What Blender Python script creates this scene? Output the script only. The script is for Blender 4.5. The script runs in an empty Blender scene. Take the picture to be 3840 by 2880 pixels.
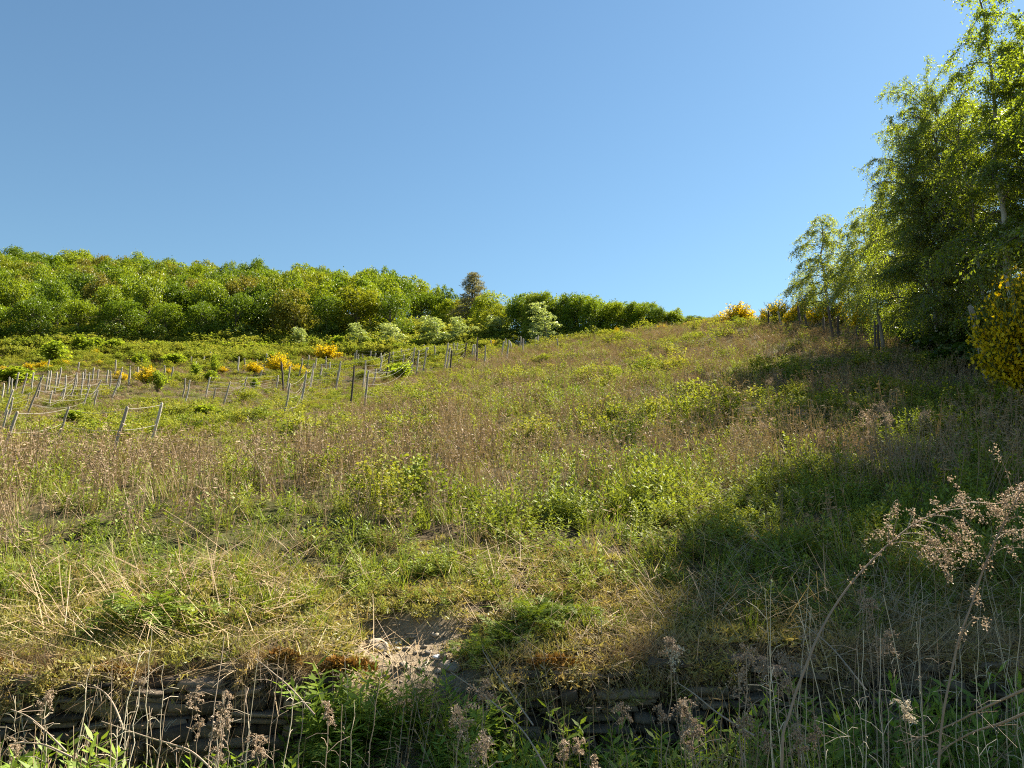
import bpy, math, random
import numpy as np
from mathutils import Vector, Matrix

# ------------------------------------------------------------------ camera, sky, sun, exposure
SC = bpy.context.scene
COL = SC.collection
PITCH, EYE = math.radians(9.0), 1.62
HFOV = math.radians(67.0)
cam_d = bpy.data.cameras.new('camera')
cam_d.sensor_width = 36.0
cam_d.lens = 18.0 / math.tan(HFOV / 2)
cam_d.clip_start, cam_d.clip_end = 0.05, 5000
cam = bpy.data.objects.new('camera', cam_d)
COL.objects.link(cam)
cam.location = (0, 0, EYE)
cam.rotation_euler = (math.pi / 2 + PITCH, 0, 0)
SC.camera = cam

SUN_AZ, SUN_EL = math.radians(52), math.radians(43)      # azimuth from the view direction towards the right
world = bpy.data.worlds.new('World')
SC.world = world
world.use_nodes = True
wn = world.node_tree.nodes
bg = wn['Background']
sky = wn.new('ShaderNodeTexSky')
sky.sky_type = 'NISHITA'
sky.sun_disc = False
sky.sun_elevation = SUN_EL
sky.sun_rotation = SUN_AZ
sky.altitude = 200
sky.air_density = 1.3
sky.dust_density = 0.2
sky.ozone_density = 1.0
tint = wn.new('ShaderNodeMix'); tint.data_type = 'RGBA'; tint.blend_type = 'MULTIPLY'
tint.inputs[0].default_value = 1.0; tint.inputs[7].default_value = (0.56, 0.715, 0.775, 1)      # a clear, deep spring sky
world.node_tree.links.new(sky.outputs[0], tint.inputs[6])
world.node_tree.links.new(tint.outputs[2], bg.inputs[0])
bg.inputs[1].default_value = 0.050
sun_d = bpy.data.lights.new('sun', 'SUN')
sun_d.energy = 5.0
sun_d.angle = math.radians(0.53)
sun_d.color = (1.0, 0.92, 0.78)
sun = bpy.data.objects.new('sun', sun_d)
COL.objects.link(sun)
to_sun = Vector((math.sin(SUN_AZ) * math.cos(SUN_EL), math.cos(SUN_AZ) * math.cos(SUN_EL), math.sin(SUN_EL)))
sun.rotation_euler = to_sun.to_track_quat('Z', 'Y').to_euler()
sun.location = to_sun * 60
SC.view_settings.view_transform = 'Standard'
SC.view_settings.look = 'None'
SC.view_settings.gamma = 1
SC.view_settings.exposure = 1.9
SC.view_settings.use_curve_mapping = False
SC.cycles.max_bounces = 7
SC.cycles.diffuse_bounces = 2
SC.cycles.transmission_bounces = 4
SC.cycles.glossy_bounces = 2
SC.cycles.use_denoising = False
SC.cycles.filter_width = 1.1

# ------------------------------------------------------------------ numbers
FS = 1920 / math.tan(HFOV / 2)
CP, SP = math.cos(PITCH), math.sin(PITCH)
def ray(X, Y):
    cx, cy = (X - 1920) / FS, (1440 - Y) / FS
    return np.array([cx, CP - cy * SP, SP + cy * CP])
def unproj(X, Y, depth):
    r = ray(X, Y)
    return np.array([0, 0, EYE]) + r * (depth / r[1])
def tan_e(Y):
    r = ray(1920, Y); return r[2] / r[1]
def u_of(X, Y):
    r = ray(X, Y); return r[0] / r[1]

def _h(ix, iy, seed):
    n = (ix * 374761393 + iy * 668265263 + seed * 1274126177) & 0xffffffff
    n = ((n ^ (n >> 13)) * 1274126177) & 0xffffffff
    return ((n ^ (n >> 16)) & 0xffff) / 65535.0
def vnoise(x, y, seed=0):
    x = np.asarray(x, float); y = np.asarray(y, float)
    x0, y0 = np.floor(x).astype(np.int64), np.floor(y).astype(np.int64)
    fx, fy = x - x0, y - y0
    fx, fy = fx * fx * (3 - 2 * fx), fy * fy * (3 - 2 * fy)
    a, b = _h(x0, y0, seed), _h(x0 + 1, y0, seed)
    c, d = _h(x0, y0 + 1, seed), _h(x0 + 1, y0 + 1, seed)
    return (a * (1 - fx) + b * fx) * (1 - fy) + (c * (1 - fx) + d * fx) * fy
def fbm(x, y, seed=0, octaves=3):
    s = 0; a = 0.5; t = 0
    for k in range(octaves):
        s = s + a * vnoise(x * 2 ** k, y * 2 ** k, seed + 17 * k); t += a; a *= 0.5
    return s / t
def sstep(a, b, x):
    t = np.clip((np.asarray(x, float) - a) / (b - a), 0, 1)
    return t * t * (3 - 2 * t)

# ------------------------------------------------------------------ terrain
def wall_y(x):
    return 4.8 + 0.12 * np.clip(x, -9, 9)
# pixel column, height of the crest line in the picture (bare ground), distance of the crest
CREST = [(-1500, 1000, 215), (-600, 1020, 210), (0, 1060, 205), (500, 1095, 200), (1000, 1140, 180), (1400, 1185, 160), (1700, 1250, 138),
         (1850, 1285, 112), (1960, 1300, 97), (2100, 1290, 92), (2400, 1254, 84), (2700, 1216, 74), (2900, 1215, 64),
         (3100, 1220, 60), (3300, 1225, 58), (3700, 1225, 60), (4400, 1230, 65), (5200, 1240, 70)]
CU = np.array([u_of(X, Y) for X, Y, d in CREST])
CE = np.array([tan_e(Y) for X, Y, d in CREST])
CD = np.array([d for X, Y, d in CREST], float)

def base_profile(x, y):
    d = np.maximum(y - wall_y(x), 0)
    m = sstep(-14, 14, x)
    return (0.125 + 0.147 * m) * d + 0.00095 * (1 - m) * d * d
def soft_y(y, yc):
    w = 0.05 * yc
    t = (y - yc) / w
    return yc - w * np.where(t < -30, -t, np.log1p(np.exp(-np.clip(t, -30, 60))))
def raw_h(u, y, k, yc):
    ys = soft_y(y, yc)
    f = base_profile(u * ys, ys)
    return 0.76 + f * (1 + (k - 1) * sstep(0.25, 0.95, ys / yc)) - 0.03 * np.maximum(y - 1.15 * yc, 0)
KU = np.linspace(CU[0], CU[-1], 161)
KYC = np.interp(KU, CU, CD); KE = np.interp(KU, CU, CE)
KK = []
_ys = np.linspace(0.35, 1.3, 200)
for u, yc, e in zip(KU, KYC, KE):
    lo, hi = 0.4, 2.2
    for _ in range(30):
        k = (lo + hi) / 2
        yy = _ys * yc
        if np.max((raw_h(u, yy, k, yc) - EYE) / yy) > e: hi = k
        else: lo = k
    KK.append(k)
KK = np.array(KK)
# the fallen-in stretch of the wall, where bare earth slides down
def slump(x):
    return sstep(-1.15, -0.9, x) * (1 - sstep(-0.35, -0.05, x))
def H(x, y):
    x = np.asarray(x, float); y = np.asarray(y, float)
    u = np.clip(x / np.maximum(y, 5.0), KU[0], KU[-1])
    k = np.interp(u, KU, KK); yc = np.interp(u, KU, KYC)
    d = y - wall_y(x)
    z = raw_h(u, y, k, yc)
    amp = sstep(0.5, 4, d)
    z = z + amp * ((fbm(x / 4.5, y / 4.5, 5) - 0.5) * 0.5) + sstep(0.1, 0.6, d) * (fbm(x / 0.5, y / 0.5, 9) - 0.5) * 0.12
    z = z - 0.13 * (fbm(x / 0.7, x * 0 + 5, 13) - 0.35) * (1 - sstep(0.1, 0.9, d))
    low = (fbm(x / 0.8, y / 0.8, 3) - 0.5) * 0.08 + 0.02
    zz = low + (z - low) * sstep(0.0, 0.06, d)
    s = slump(x)
    edge = 0.58 + 0.16 * (vnoise(x / 0.3, x * 0 + 3, 4) - 0.5)
    sl = 0.14 + 0.54 * sstep(-0.75, 0.35, d) + 0.05 * sstep(0.2, edge, d) + (z - 0.71) * sstep(edge, edge + 0.2, d)
    sl = sl + (fbm(x / 0.12, y / 0.12, 21) - 0.5) * 0.07 * (d < edge + 0.1)
    return zz * (1 - s) + np.where(d < -0.6, low, sl) * s
def bare_mask(x, y):
    d = y - wall_y(x)
    n = (fbm(x / 0.25, y / 0.25, 31) - 0.5) * 0.35
    return slump(x) * sstep(-0.6, -0.3, d + n) * (1 - sstep(0.6, 0.85, d + n))

_my = np.concatenate([np.arange(4.9, 30, 0.05), np.arange(30, 260, 0.25)])
def ground_at(X, Y, lift=0.0):
    """the first point of the hill seen at this pixel (or the crest below it)"""
    r = ray(X, Y)
    px = r[0] / r[1] * _my
    pz = EYE + r[2] / r[1] * _my
    h = H(px, _my) + lift
    w = np.nonzero(h > pz)[0]
    if len(w): i = w[0]
    else: i = int(np.argmax((h - EYE) / _my))
    return np.array([px[i], _my[i], h[i] - lift])
def on_ground(x, y):
    return np.array([x, y, float(H(x, y))])

# ------------------------------------------------------------------ mesh building
class MB:
    """collects quads and makes ONE mesh of them; every face carries a number v for its colour"""
    def __init__(self): self.V = []; self.F = []; self.A = []; self.n = 0
    def add(self, V, F, A=0.5):
        V = np.asarray(V, np.float32).reshape(-1, 3); F = np.asarray(F, np.int32).reshape(-1, 4)
        self.V.append(V); self.F.append(F + self.n); self.n += len(V)
        self.A.append(np.full(len(F), A, np.float32) if np.isscalar(A) else np.asarray(A, np.float32))
    def mesh(self, name, mat, smooth=False):
        V = np.concatenate(self.V); F = np.concatenate(self.F); A = np.concatenate(self.A)
        me = bpy.data.meshes.new(name)
        me.vertices.add(len(V)); me.vertices.foreach_set('co', V.ravel())
        me.loops.add(F.size); me.loops.foreach_set('vertex_index', F.ravel())
        me.polygons.add(len(F))
        me.polygons.foreach_set('loop_start', np.arange(0, F.size, 4, dtype=np.int32))
        me.polygons.foreach_set('loop_total', np.full(len(F), 4, np.int32))
        if smooth: me.polygons.foreach_set('use_smooth', np.ones(len(F), bool))
        at = me.attributes.new('v', 'FLOAT', 'FACE'); at.data.foreach_set('value', A)
        me.update(calc_edges=True)
        if mat: me.materials.append(mat)
        return me
    def build(self, name, mat, parent=None, smooth=False):
        o = bpy.data.objects.new(name, self.mesh(name, mat, smooth)); COL.objects.link(o)
        if parent: o.parent = parent
        return o

def unit(v):
    v = np.asarray(v, float)
    return v / np.maximum(np.linalg.norm(v, axis=-1, keepdims=True), 1e-9)
def rand_unit(rng, n):
    return unit(rng.normal(size=(n, 3)))
def leaves(mb, P, D, N, L, W, A, fold=0.0):
    """diamond leaves: base P, direction D, facing N"""
    P = np.asarray(P, float); D = unit(D); S = unit(np.cross(N, D)); N2 = np.cross(D, S)
    L = np.broadcast_to(np.asarray(L, float), len(P))[:, None]; W = np.broadcast_to(np.asarray(W, float), len(P))[:, None]
    m = P + D * L * 0.42
    q = np.stack([P, m + S * W / 2 + N2 * W * fold, P + D * L, m - S * W / 2 + N2 * W * fold], 1)
    n = len(P)
    mb.add(q.reshape(-1, 3), np.arange(4 * n).reshape(n, 4), A)
def blades(mb, P, az, lean, L, W, curve, A, rng, nseg=3, taper=0.9):
    """ribbons that rise from P, lean towards az and bend on the way up"""
    n = len(P); P = np.asarray(P, float)
    h = np.stack([np.cos(az), np.sin(az), np.zeros(n)], 1)
    sa = az + np.pi / 2 + rng.normal(0, 0.7, n)
    side = np.stack([np.cos(sa), np.sin(sa), np.zeros(n)], 1)
    pts = [P]; p = P.copy()
    for s in range(nseg):
        a = (lean + curve * (s + 0.5) / nseg)[:, None]
        p = p + (h * np.sin(a) + np.array([0, 0, 1.0]) * np.cos(a)) * (L / nseg)[:, None]
        pts.append(p)
    rows = []
    for s, q in enumerate(pts):
        w = (W * (1 - taper * (s / nseg) ** 1.4) / 2)[:, None]
        rows += [q - side * w, q + side * w]
    V = np.stack(rows, 1)
    base = np.arange(n)[:, None] * (2 * (nseg + 1))
    F = np.concatenate([base + np.array([2 * s, 2 * s + 1, 2 * s + 3, 2 * s + 2]) for s in range(nseg)], 0)
    mb.add(V.reshape(-1, 3), F, np.tile(np.asarray(A, float) if not np.isscalar(A) else np.full(n, A), nseg))
    return pts
def tube(mb, pts, r, n=6, A=0.5, cap=True, rough=0.0, rng=None):
    pts = np.asarray(pts, float); k = len(pts)
    r = np.broadcast_to(np.asarray(r, float), k)
    t = unit(np.gradient(pts, axis=0))
    ref = np.array([0.31, 0.95, 0.05]) if abs(t[0][2]) > 0.5 else np.array([0.0, 0, 1.0])
    s = unit(np.cross(t, ref)); b = np.cross(t, s)
    ang = np.linspace(0, 2 * np.pi, n, endpoint=False)
    rr = r[:, None] * (1 + (rng.normal(0, rough, (k, n)) if rough else 0))
    V = pts[:, None, :] + (s[:, None, :] * np.cos(ang)[None, :, None] + b[:, None, :] * np.sin(ang)[None, :, None]) * rr[..., None]
    i = np.arange(k - 1)[:, None] * n; j = np.arange(n)[None, :]; j2 = (j + 1) % n
    F = np.stack([i + j, i + j2, i + n + j2, i + n + j], -1).reshape(-1, 4)
    V = V.reshape(-1, 3)
    if cap:
        c = len(V); V = np.concatenate([V, pts[-1:] + t[-1:] * r[-1] * 0.3])
        e = (k - 1) * n
        if n % 2 == 0:
            F = np.concatenate([F, np.array([[e + a, e + a + 1, e + (a + 2) % n, c] for a in range(0, n, 2)])])
    mb.add(V, F, A)
def tubes3(mb, P, A, r):
    """many thin three-sided twigs at once: P is (n, k, 3)"""
    P = np.asarray(P, float); n, k, _ = P.shape
    t = unit(np.gradient(P, axis=1)); s = unit(np.cross(t, np.array([0.3, 0.2, 0.93]))); b = np.cross(t, s)
    r = np.broadcast_to(np.asarray(r, float), (n, k))
    V = np.stack([P + (s * math.cos(a) + b * math.sin(a)) * r[..., None] for a in (0, 2.094, 4.189)], 2)
    base = np.arange(n)[:, None, None] * (3 * k) + np.arange(k - 1)[None, :, None] * 3
    j = np.arange(3)[None, None, :]; j2 = (j + 1) % 3
    F = np.stack([base + j, base + j2, base + 3 + j2, base + 3 + j], -1).reshape(-1, 4)
    mb.add(V.reshape(-1, 3), F, A)
def spline(ctrl, n):
    c = np.asarray(ctrl, float); k = len(c)
    if k == 2: return c[0] + (c[1] - c[0]) * np.linspace(0, 1, n)[:, None]
    ext = np.concatenate([[2 * c[0] - c[1]], c, [2 * c[-1] - c[-2]]])
    out = []
    for t in np.linspace(0, k - 1, n):
        i = min(int(t), k - 2); f = t - i
        p0, p1, p2, p3 = ext[i:i + 4]
        out.append(0.5 * (2 * p1 + (p2 - p0) * f + (2 * p0 - 5 * p1 + 4 * p2 - p3) * f * f + (3 * p1 - p0 - 3 * p2 + p3) * f ** 3))
    return np.array(out)

# ------------------------------------------------------------------ naming
def tag(o, label=None, cat=None, group=None, kind=None):
    if label: o['label'] = label
    if cat: o['category'] = cat
    if group: o['group'] = group
    if kind: o['kind'] = kind
    return o
def empty(name, loc, label, cat, group=None, rz=0.0):
    o = bpy.data.objects.new(name, None); COL.objects.link(o)
    o.empty_display_size = 0.2
    o.location = Vector([float(a) for a in loc]); o.rotation_euler = (0, 0, rz)
    return tag(o, label, cat, group)
def place(name, loc, parts, label, cat, group=None, rz=0.0, scale=(1, 1, 1), rxy=(0, 0)):
    """an Empty with one child per (part name, mesh): copies share the mesh"""
    r = empty(name, loc, label, cat, group, rz)
    r.rotation_euler = (rxy[0], rxy[1], rz)
    r.scale = scale
    for pn, me in parts:
        c = bpy.data.objects.new(pn, me); COL.objects.link(c); c.parent = r
    return r

# ------------------------------------------------------------------ materials
def new_mat(name):
    m = bpy.data.materials.new(name); m.use_nodes = True
    nt = m.node_tree; nt.nodes.clear()
    return m, nt, nt.nodes.new('ShaderNodeOutputMaterial')
def attr(nt, name, kind='GEOMETRY'):
    a = nt.nodes.new('ShaderNodeAttribute'); a.attribute_name = name; a.attribute_type = kind
    return a.outputs['Fac']
def mixc(nt, f, a, b, mode='MIX'):
    n = nt.nodes.new('ShaderNodeMix'); n.data_type = 'RGBA'; n.blend_type = mode
    for s, v in ((n.inputs[0], f), (n.inputs[6], a), (n.inputs[7], b)):
        if hasattr(v, 'links'): nt.links.new(v, s)
        elif isinstance(v, (int, float)): s.default_value = v
        else: s.default_value = (*v, 1)
    return n.outputs[2]
def math_n(nt, op, a, b=0.0, clamp=False):
    n = nt.nodes.new('ShaderNodeMath'); n.operation = op; n.use_clamp = clamp
    for s, v in ((n.inputs[0], a), (n.inputs[1], b)):
        if hasattr(v, 'links'): nt.links.new(v, s)
        else: s.default_value = v
    return n.outputs[0]
def noise_n(nt, scale, detail=4, coord='Object', rough=0.6):
    tc = nt.nodes.new('ShaderNodeTexCoord'); n = nt.nodes.new('ShaderNodeTexNoise')
    n.inputs['Scale'].default_value = scale; n.inputs['Detail'].default_value = detail; n.inputs['Roughness'].default_value = rough
    nt.links.new(tc.outputs[coord], n.inputs['Vector'])
    return n.outputs['Fac']
def leaf_mat(name, a, b, c=None, transl=0.4, gloss=0.05, rough=0.45, tint='INSTANCER', tcol=None, objvar=0.0):
    """thin plant matter: colour runs from a to b over the face number, towards c by the plant's own tint"""
    m, nt, out = new_mat(name)
    col = mixc(nt, attr(nt, 'v'), a, b)
    if c is not None:
        if tint == 'INSTANCER': f = attr(nt, 'tint', 'INSTANCER')
        else:
            oi = nt.nodes.new('ShaderNodeObjectInfo'); f = oi.outputs['Random']
        col = mixc(nt, f, col, c)
    d = nt.nodes.new('ShaderNodeBsdfDiffuse'); nt.links.new(col, d.inputs[0])
    t = nt.nodes.new('ShaderNodeBsdfTranslucent')
    nt.links.new(mixc(nt, 1.0, col, tcol or (1.25, 1.2, 0.6), 'MULTIPLY'), t.inputs[0])
    mx = nt.nodes.new('ShaderNodeMixShader'); mx.inputs[0].default_value = transl
    nt.links.new(d.outputs[0], mx.inputs[1]); nt.links.new(t.outputs[0], mx.inputs[2])
    sh = mx.outputs[0]
    if gloss > 0:
        g = nt.nodes.new('ShaderNodeBsdfGlossy'); g.inputs['Roughness'].default_value = rough
        m2 = nt.nodes.new('ShaderNodeMixShader'); m2.inputs[0].default_value = gloss
        nt.links.new(sh, m2.inputs[1]); nt.links.new(g.outputs[0], m2.inputs[2]); sh = m2.outputs[0]
    nt.links.new(sh, out.inputs[0])
    return m
def solid_mat(name, a, b, scale=20, rough=0.85, use_v=True, bump=0.0, objrand=None):
    m, nt, out = new_mat(name)
    p = nt.nodes.new('ShaderNodeBsdfPrincipled'); p.inputs['Roughness'].default_value = rough
    p.inputs['Specular IOR Level'].default_value = 0.2
    n = noise_n(nt, scale, 6)
    f = n
    if use_v: f = math_n(nt, 'ADD', math_n(nt, 'MULTIPLY', n, 0.6), math_n(nt, 'SUBTRACT', attr(nt, 'v'), 0.3), True)
    col = mixc(nt, f, a, b)
    if objrand is not None:
        oi = nt.nodes.new('ShaderNodeObjectInfo')
        col = mixc(nt, oi.outputs['Random'], col, mixc(nt, 1.0, col, objrand, 'MULTIPLY'))
    nt.links.new(col, p.inputs['Base Color'])
    if bump:
        bn = nt.nodes.new('ShaderNodeBump'); bn.inputs['Strength'].default_value = bump; bn.inputs['Distance'].default_value = 0.02
        nt.links.new(n, bn.inputs['Height']); nt.links.new(bn.outputs[0], p.inputs['Normal'])
    nt.links.new(p.outputs[0], out.inputs[0])
    return m

M = {}
M['grass'] = leaf_mat('green_blades', (0.075, 0.135, 0.014), (0.21, 0.28, 0.03), (0.26, 0.27, 0.06), 0.36, 0.02, 0.6)
M['straw'] = leaf_mat('straw_blades', (0.28, 0.20, 0.11), (0.54, 0.43, 0.26), (0.28, 0.18, 0.10), 0.15, 0.02)
M['weed'] = leaf_mat('dead_weeds', (0.13, 0.09, 0.055), (0.44, 0.34, 0.22), (0.30, 0.205, 0.13), 0.14, 0.01)
M['herb'] = leaf_mat('weed_leaves', (0.055, 0.095, 0.012), (0.19, 0.26, 0.028), (0.27, 0.29, 0.045), 0.34, 0.025, 0.55)
M['bramble'] = leaf_mat('bramble_leaves', (0.10, 0.15, 0.015), (0.28, 0.33, 0.03), (0.30, 0.29, 0.05), 0.34, 0.02, 0.6)
M['undergrowth'] = leaf_mat('undergrowth_leaves', (0.10, 0.14, 0.018), (0.21, 0.26, 0.035), (0.26, 0.26, 0.05), 0.42, 0.01)
M['shoot'] = leaf_mat('shoot_leaves', (0.09, 0.17, 0.018), (0.21, 0.31, 0.035), (0.24, 0.30, 0.045), 0.45, 0.02, 0.55)
M['turf'] = leaf_mat('short_turf', (0.13, 0.17, 0.03), (0.27, 0.29, 0.06), (0.40, 0.29, 0.14), 0.35, 0.02)
M['tansy'] = leaf_mat('tansy_leaves', (0.10, 0.16, 0.02), (0.22, 0.28, 0.035), (0.15, 0.20, 0.02), 0.4, 0.02, 0.6, tint='OBJ')
M['crown'] = leaf_mat('beech_leaves', (0.085, 0.145, 0.010), (0.19, 0.265, 0.016), (0.215, 0.265, 0.018), 0.45, 0.03, tint='OBJ')
M['crown_dark'] = leaf_mat('hornbeam_leaves', (0.06, 0.105, 0.010), (0.14, 0.20, 0.016), (0.12, 0.18, 0.015), 0.42, 0.03, tint='OBJ')
M['crown_olive'] = leaf_mat('oak_leaves', (0.16, 0.145, 0.025), (0.24, 0.205, 0.04), (0.20, 0.20, 0.03), 0.35, 0.02, tint='OBJ')
M['crown_gold'] = leaf_mat('maple_leaves', (0.15, 0.18, 0.012), (0.25, 0.26, 0.02), (0.20, 0.24, 0.02), 0.4, 0.02, tint='OBJ')
M['birch'] = leaf_mat('birch_leaves', (0.08, 0.12, 0.012), (0.23, 0.29, 0.025), (0.15, 0.21, 0.018), 0.62, 0.06, 0.42, tint='OBJ', tcol=(1.9, 1.7, 0.6))
M['birch_pale'] = leaf_mat('young_birch_leaves', (0.16, 0.21, 0.03), (0.30, 0.34, 0.06), (0.22, 0.27, 0.04), 0.52, 0.05, 0.4, tint='OBJ', tcol=(1.6, 1.5, 0.6))
M['willow'] = leaf_mat('willow_leaves', (0.27, 0.34, 0.12), (0.48, 0.53, 0.25), (0.33, 0.40, 0.14), 0.5, 0.06, 0.4, tint='OBJ')
M['pine'] = leaf_mat('pine_needles', (0.15, 0.145, 0.08), (0.30, 0.275, 0.16), None, 0.25, 0.02)
M['bush'] = leaf_mat('bush_leaves', (0.15, 0.21, 0.02), (0.30, 0.36, 0.035), (0.24, 0.31, 0.03), 0.55, 0.01, 0.6, tint='OBJ')
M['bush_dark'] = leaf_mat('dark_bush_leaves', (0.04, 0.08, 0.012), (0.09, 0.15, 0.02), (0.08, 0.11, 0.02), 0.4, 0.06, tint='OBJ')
M['broom_green'] = leaf_mat('broom_stems', (0.07, 0.10, 0.02), (0.13, 0.15, 0.03), None, 0.25, 0.03)
M['broom_flower'] = leaf_mat('broom_flowers', (0.74, 0.53, 0.006), (0.84, 0.67, 0.015), None, 0.4, 0.02, tcol=(1, 0.9, 0.5))
M['bark'] = solid_mat('bark', (0.06, 0.05, 0.04), (0.16, 0.13, 0.10), 6, bump=0.5)
M['birch_bark'] = solid_mat('birch_bark', (0.09, 0.07, 0.055), (0.55, 0.52, 0.47), 3, bump=0.2)
M['post'] = solid_mat('weathered_wood', (0.26, 0.23, 0.19), (0.54, 0.49, 0.42), 18, bump=0.6, objrand=(0.62, 0.6, 0.58))
M['post_dark'] = solid_mat('dark_weathered_wood', (0.07, 0.055, 0.045), (0.16, 0.13, 0.11), 18, bump=0.6, objrand=(0.7, 0.7, 0.7))
M['wire'] = solid_mat('wire', (0.24, 0.22, 0.19), (0.40, 0.37, 0.31), 10, 0.55)
M['slate'] = solid_mat('slate_stones', (0.035, 0.027, 0.020), (0.22, 0.17, 0.12), 14, bump=0.8)
M['pale_stone'] = solid_mat('pale_stones', (0.26, 0.21, 0.155), (0.43, 0.36, 0.27), 25, bump=0.5)
M['white_stone'] = solid_mat('white_stone', (0.78, 0.75, 0.70), (0.86, 0.84, 0.80), 25)
M['moss'] = leaf_mat('rusty_moss', (0.13, 0.055, 0.015), (0.30, 0.18, 0.05), None, 0.2, 0.0)
M['seed'] = leaf_mat('seed_fluff', (0.24, 0.17, 0.11), (0.52, 0.41, 0.29), None, 0.35, 0.02, tcol=(1, 0.95, 0.9))
M['seed_pale'] = leaf_mat('pale_seed_fluff', (0.62, 0.52, 0.36), (0.80, 0.72, 0.55), None, 0.4, 0.02, tcol=(1, 0.95, 0.9))
M['stem'] = solid_mat('dry_stems', (0.20, 0.14, 0.095), (0.44, 0.34, 0.24), 30, 0.75)
M['stem_pale'] = solid_mat('pale_straw_stems', (0.44, 0.36, 0.24), (0.62, 0.54, 0.40), 30, 0.7)

# ------------------------------------------------------------------ the ground: one sheet out to the horizon
def ground_material():
    m, nt, out = new_mat('hillside_soil')
    p = nt.nodes.new('ShaderNodeBsdfPrincipled'); p.inputs['Roughness'].default_value = 0.95
    p.inputs['Specular IOR Level'].default_value = 0.1
    n1 = noise_n(nt, 0.35, 6); n2 = noise_n(nt, 9.0, 8, rough=0.75); n3 = noise_n(nt, 38.0, 6, rough=0.7)
    ramp = lambda f, lo, hi: math_n(nt, 'MULTIPLY', math_n(nt, 'SUBTRACT', f, lo), 1 / (hi - lo), True)
    litter = mixc(nt, ramp(n2, 0.35, 0.68), (0.04, 0.03, 0.018), (0.15, 0.11, 0.06))
    litter = mixc(nt, math_n(nt, 'MULTIPLY', ramp(n1, 0.45, 0.62), 0.6), litter, (0.07, 0.085, 0.02))
    earth = mixc(nt, ramp(n3, 0.35, 0.65), (0.19, 0.145, 0.092), (0.36, 0.285, 0.19))
    earth = mixc(nt, ramp(n2, 0.5, 0.75), earth, (0.17, 0.125, 0.08))
    col = mixc(nt, attr(nt, 'bare'), litter, earth)
    nt.links.new(col, p.inputs['Base Color'])
    b = nt.nodes.new('ShaderNodeBump'); b.inputs['Strength'].default_value = 0.9; b.inputs['Distance'].default_value = 0.025
    nt.links.new(math_n(nt, 'ADD', n2, n3), b.inputs['Height']); nt.links.new(b.outputs[0], p.inputs['Normal'])
    nt.links.new(p.outputs[0], out.inputs[0])
    return m
M['soil'] = ground_material()

_d = np.concatenate([[-30, -22, -15, -10, -7], np.arange(-5, -0.7, 0.25), np.arange(-0.7, 1.3, 0.03), np.arange(1.3, 5, 0.12)])
_g = [5.0]
while _g[-1] < 420: _g.append(_g[-1] * 1.028 + 0.05)
_d = np.concatenate([_d, _g, [500, 640, 850, 1200, 1700, 2500]])
_v = np.concatenate([[-3.5, -2.4, -1.8, -1.4], np.arange(-1.1, 1.101, 0.0045), [1.4, 1.8, 2.4, 3.5]])
DD, VV = np.meshgrid(_d, _v, indexing='ij')
XX = (np.maximum(DD, -8) + 16) * VV * np.where(np.abs(VV) > 1.2, 1 + 0 * VV, 0.9)
YY = DD + wall_y(XX)
ZZ = H(XX, YY)
_nr, _nc = DD.shape
_i = np.arange(_nr - 1)[:, None] * _nc + np.arange(_nc - 1)[None, :]
_F = np.stack([_i, _i + 1, _i + _nc + 1, _i + _nc], -1).reshape(-1, 4)
gm = MB(); gm.add(np.stack([XX, YY, ZZ], -1).reshape(-1, 3), _F)
ground = gm.build('hillside', M['soil'], smooth=True)
_at = ground.data.attributes.new('bare', 'FLOAT', 'POINT')
_at.data.foreach_set('value', bare_mask(XX, YY).ravel().astype(np.float32))
tag(ground, 'steep overgrown hillside of soil and plant litter', 'hillside', kind='structure')

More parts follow.
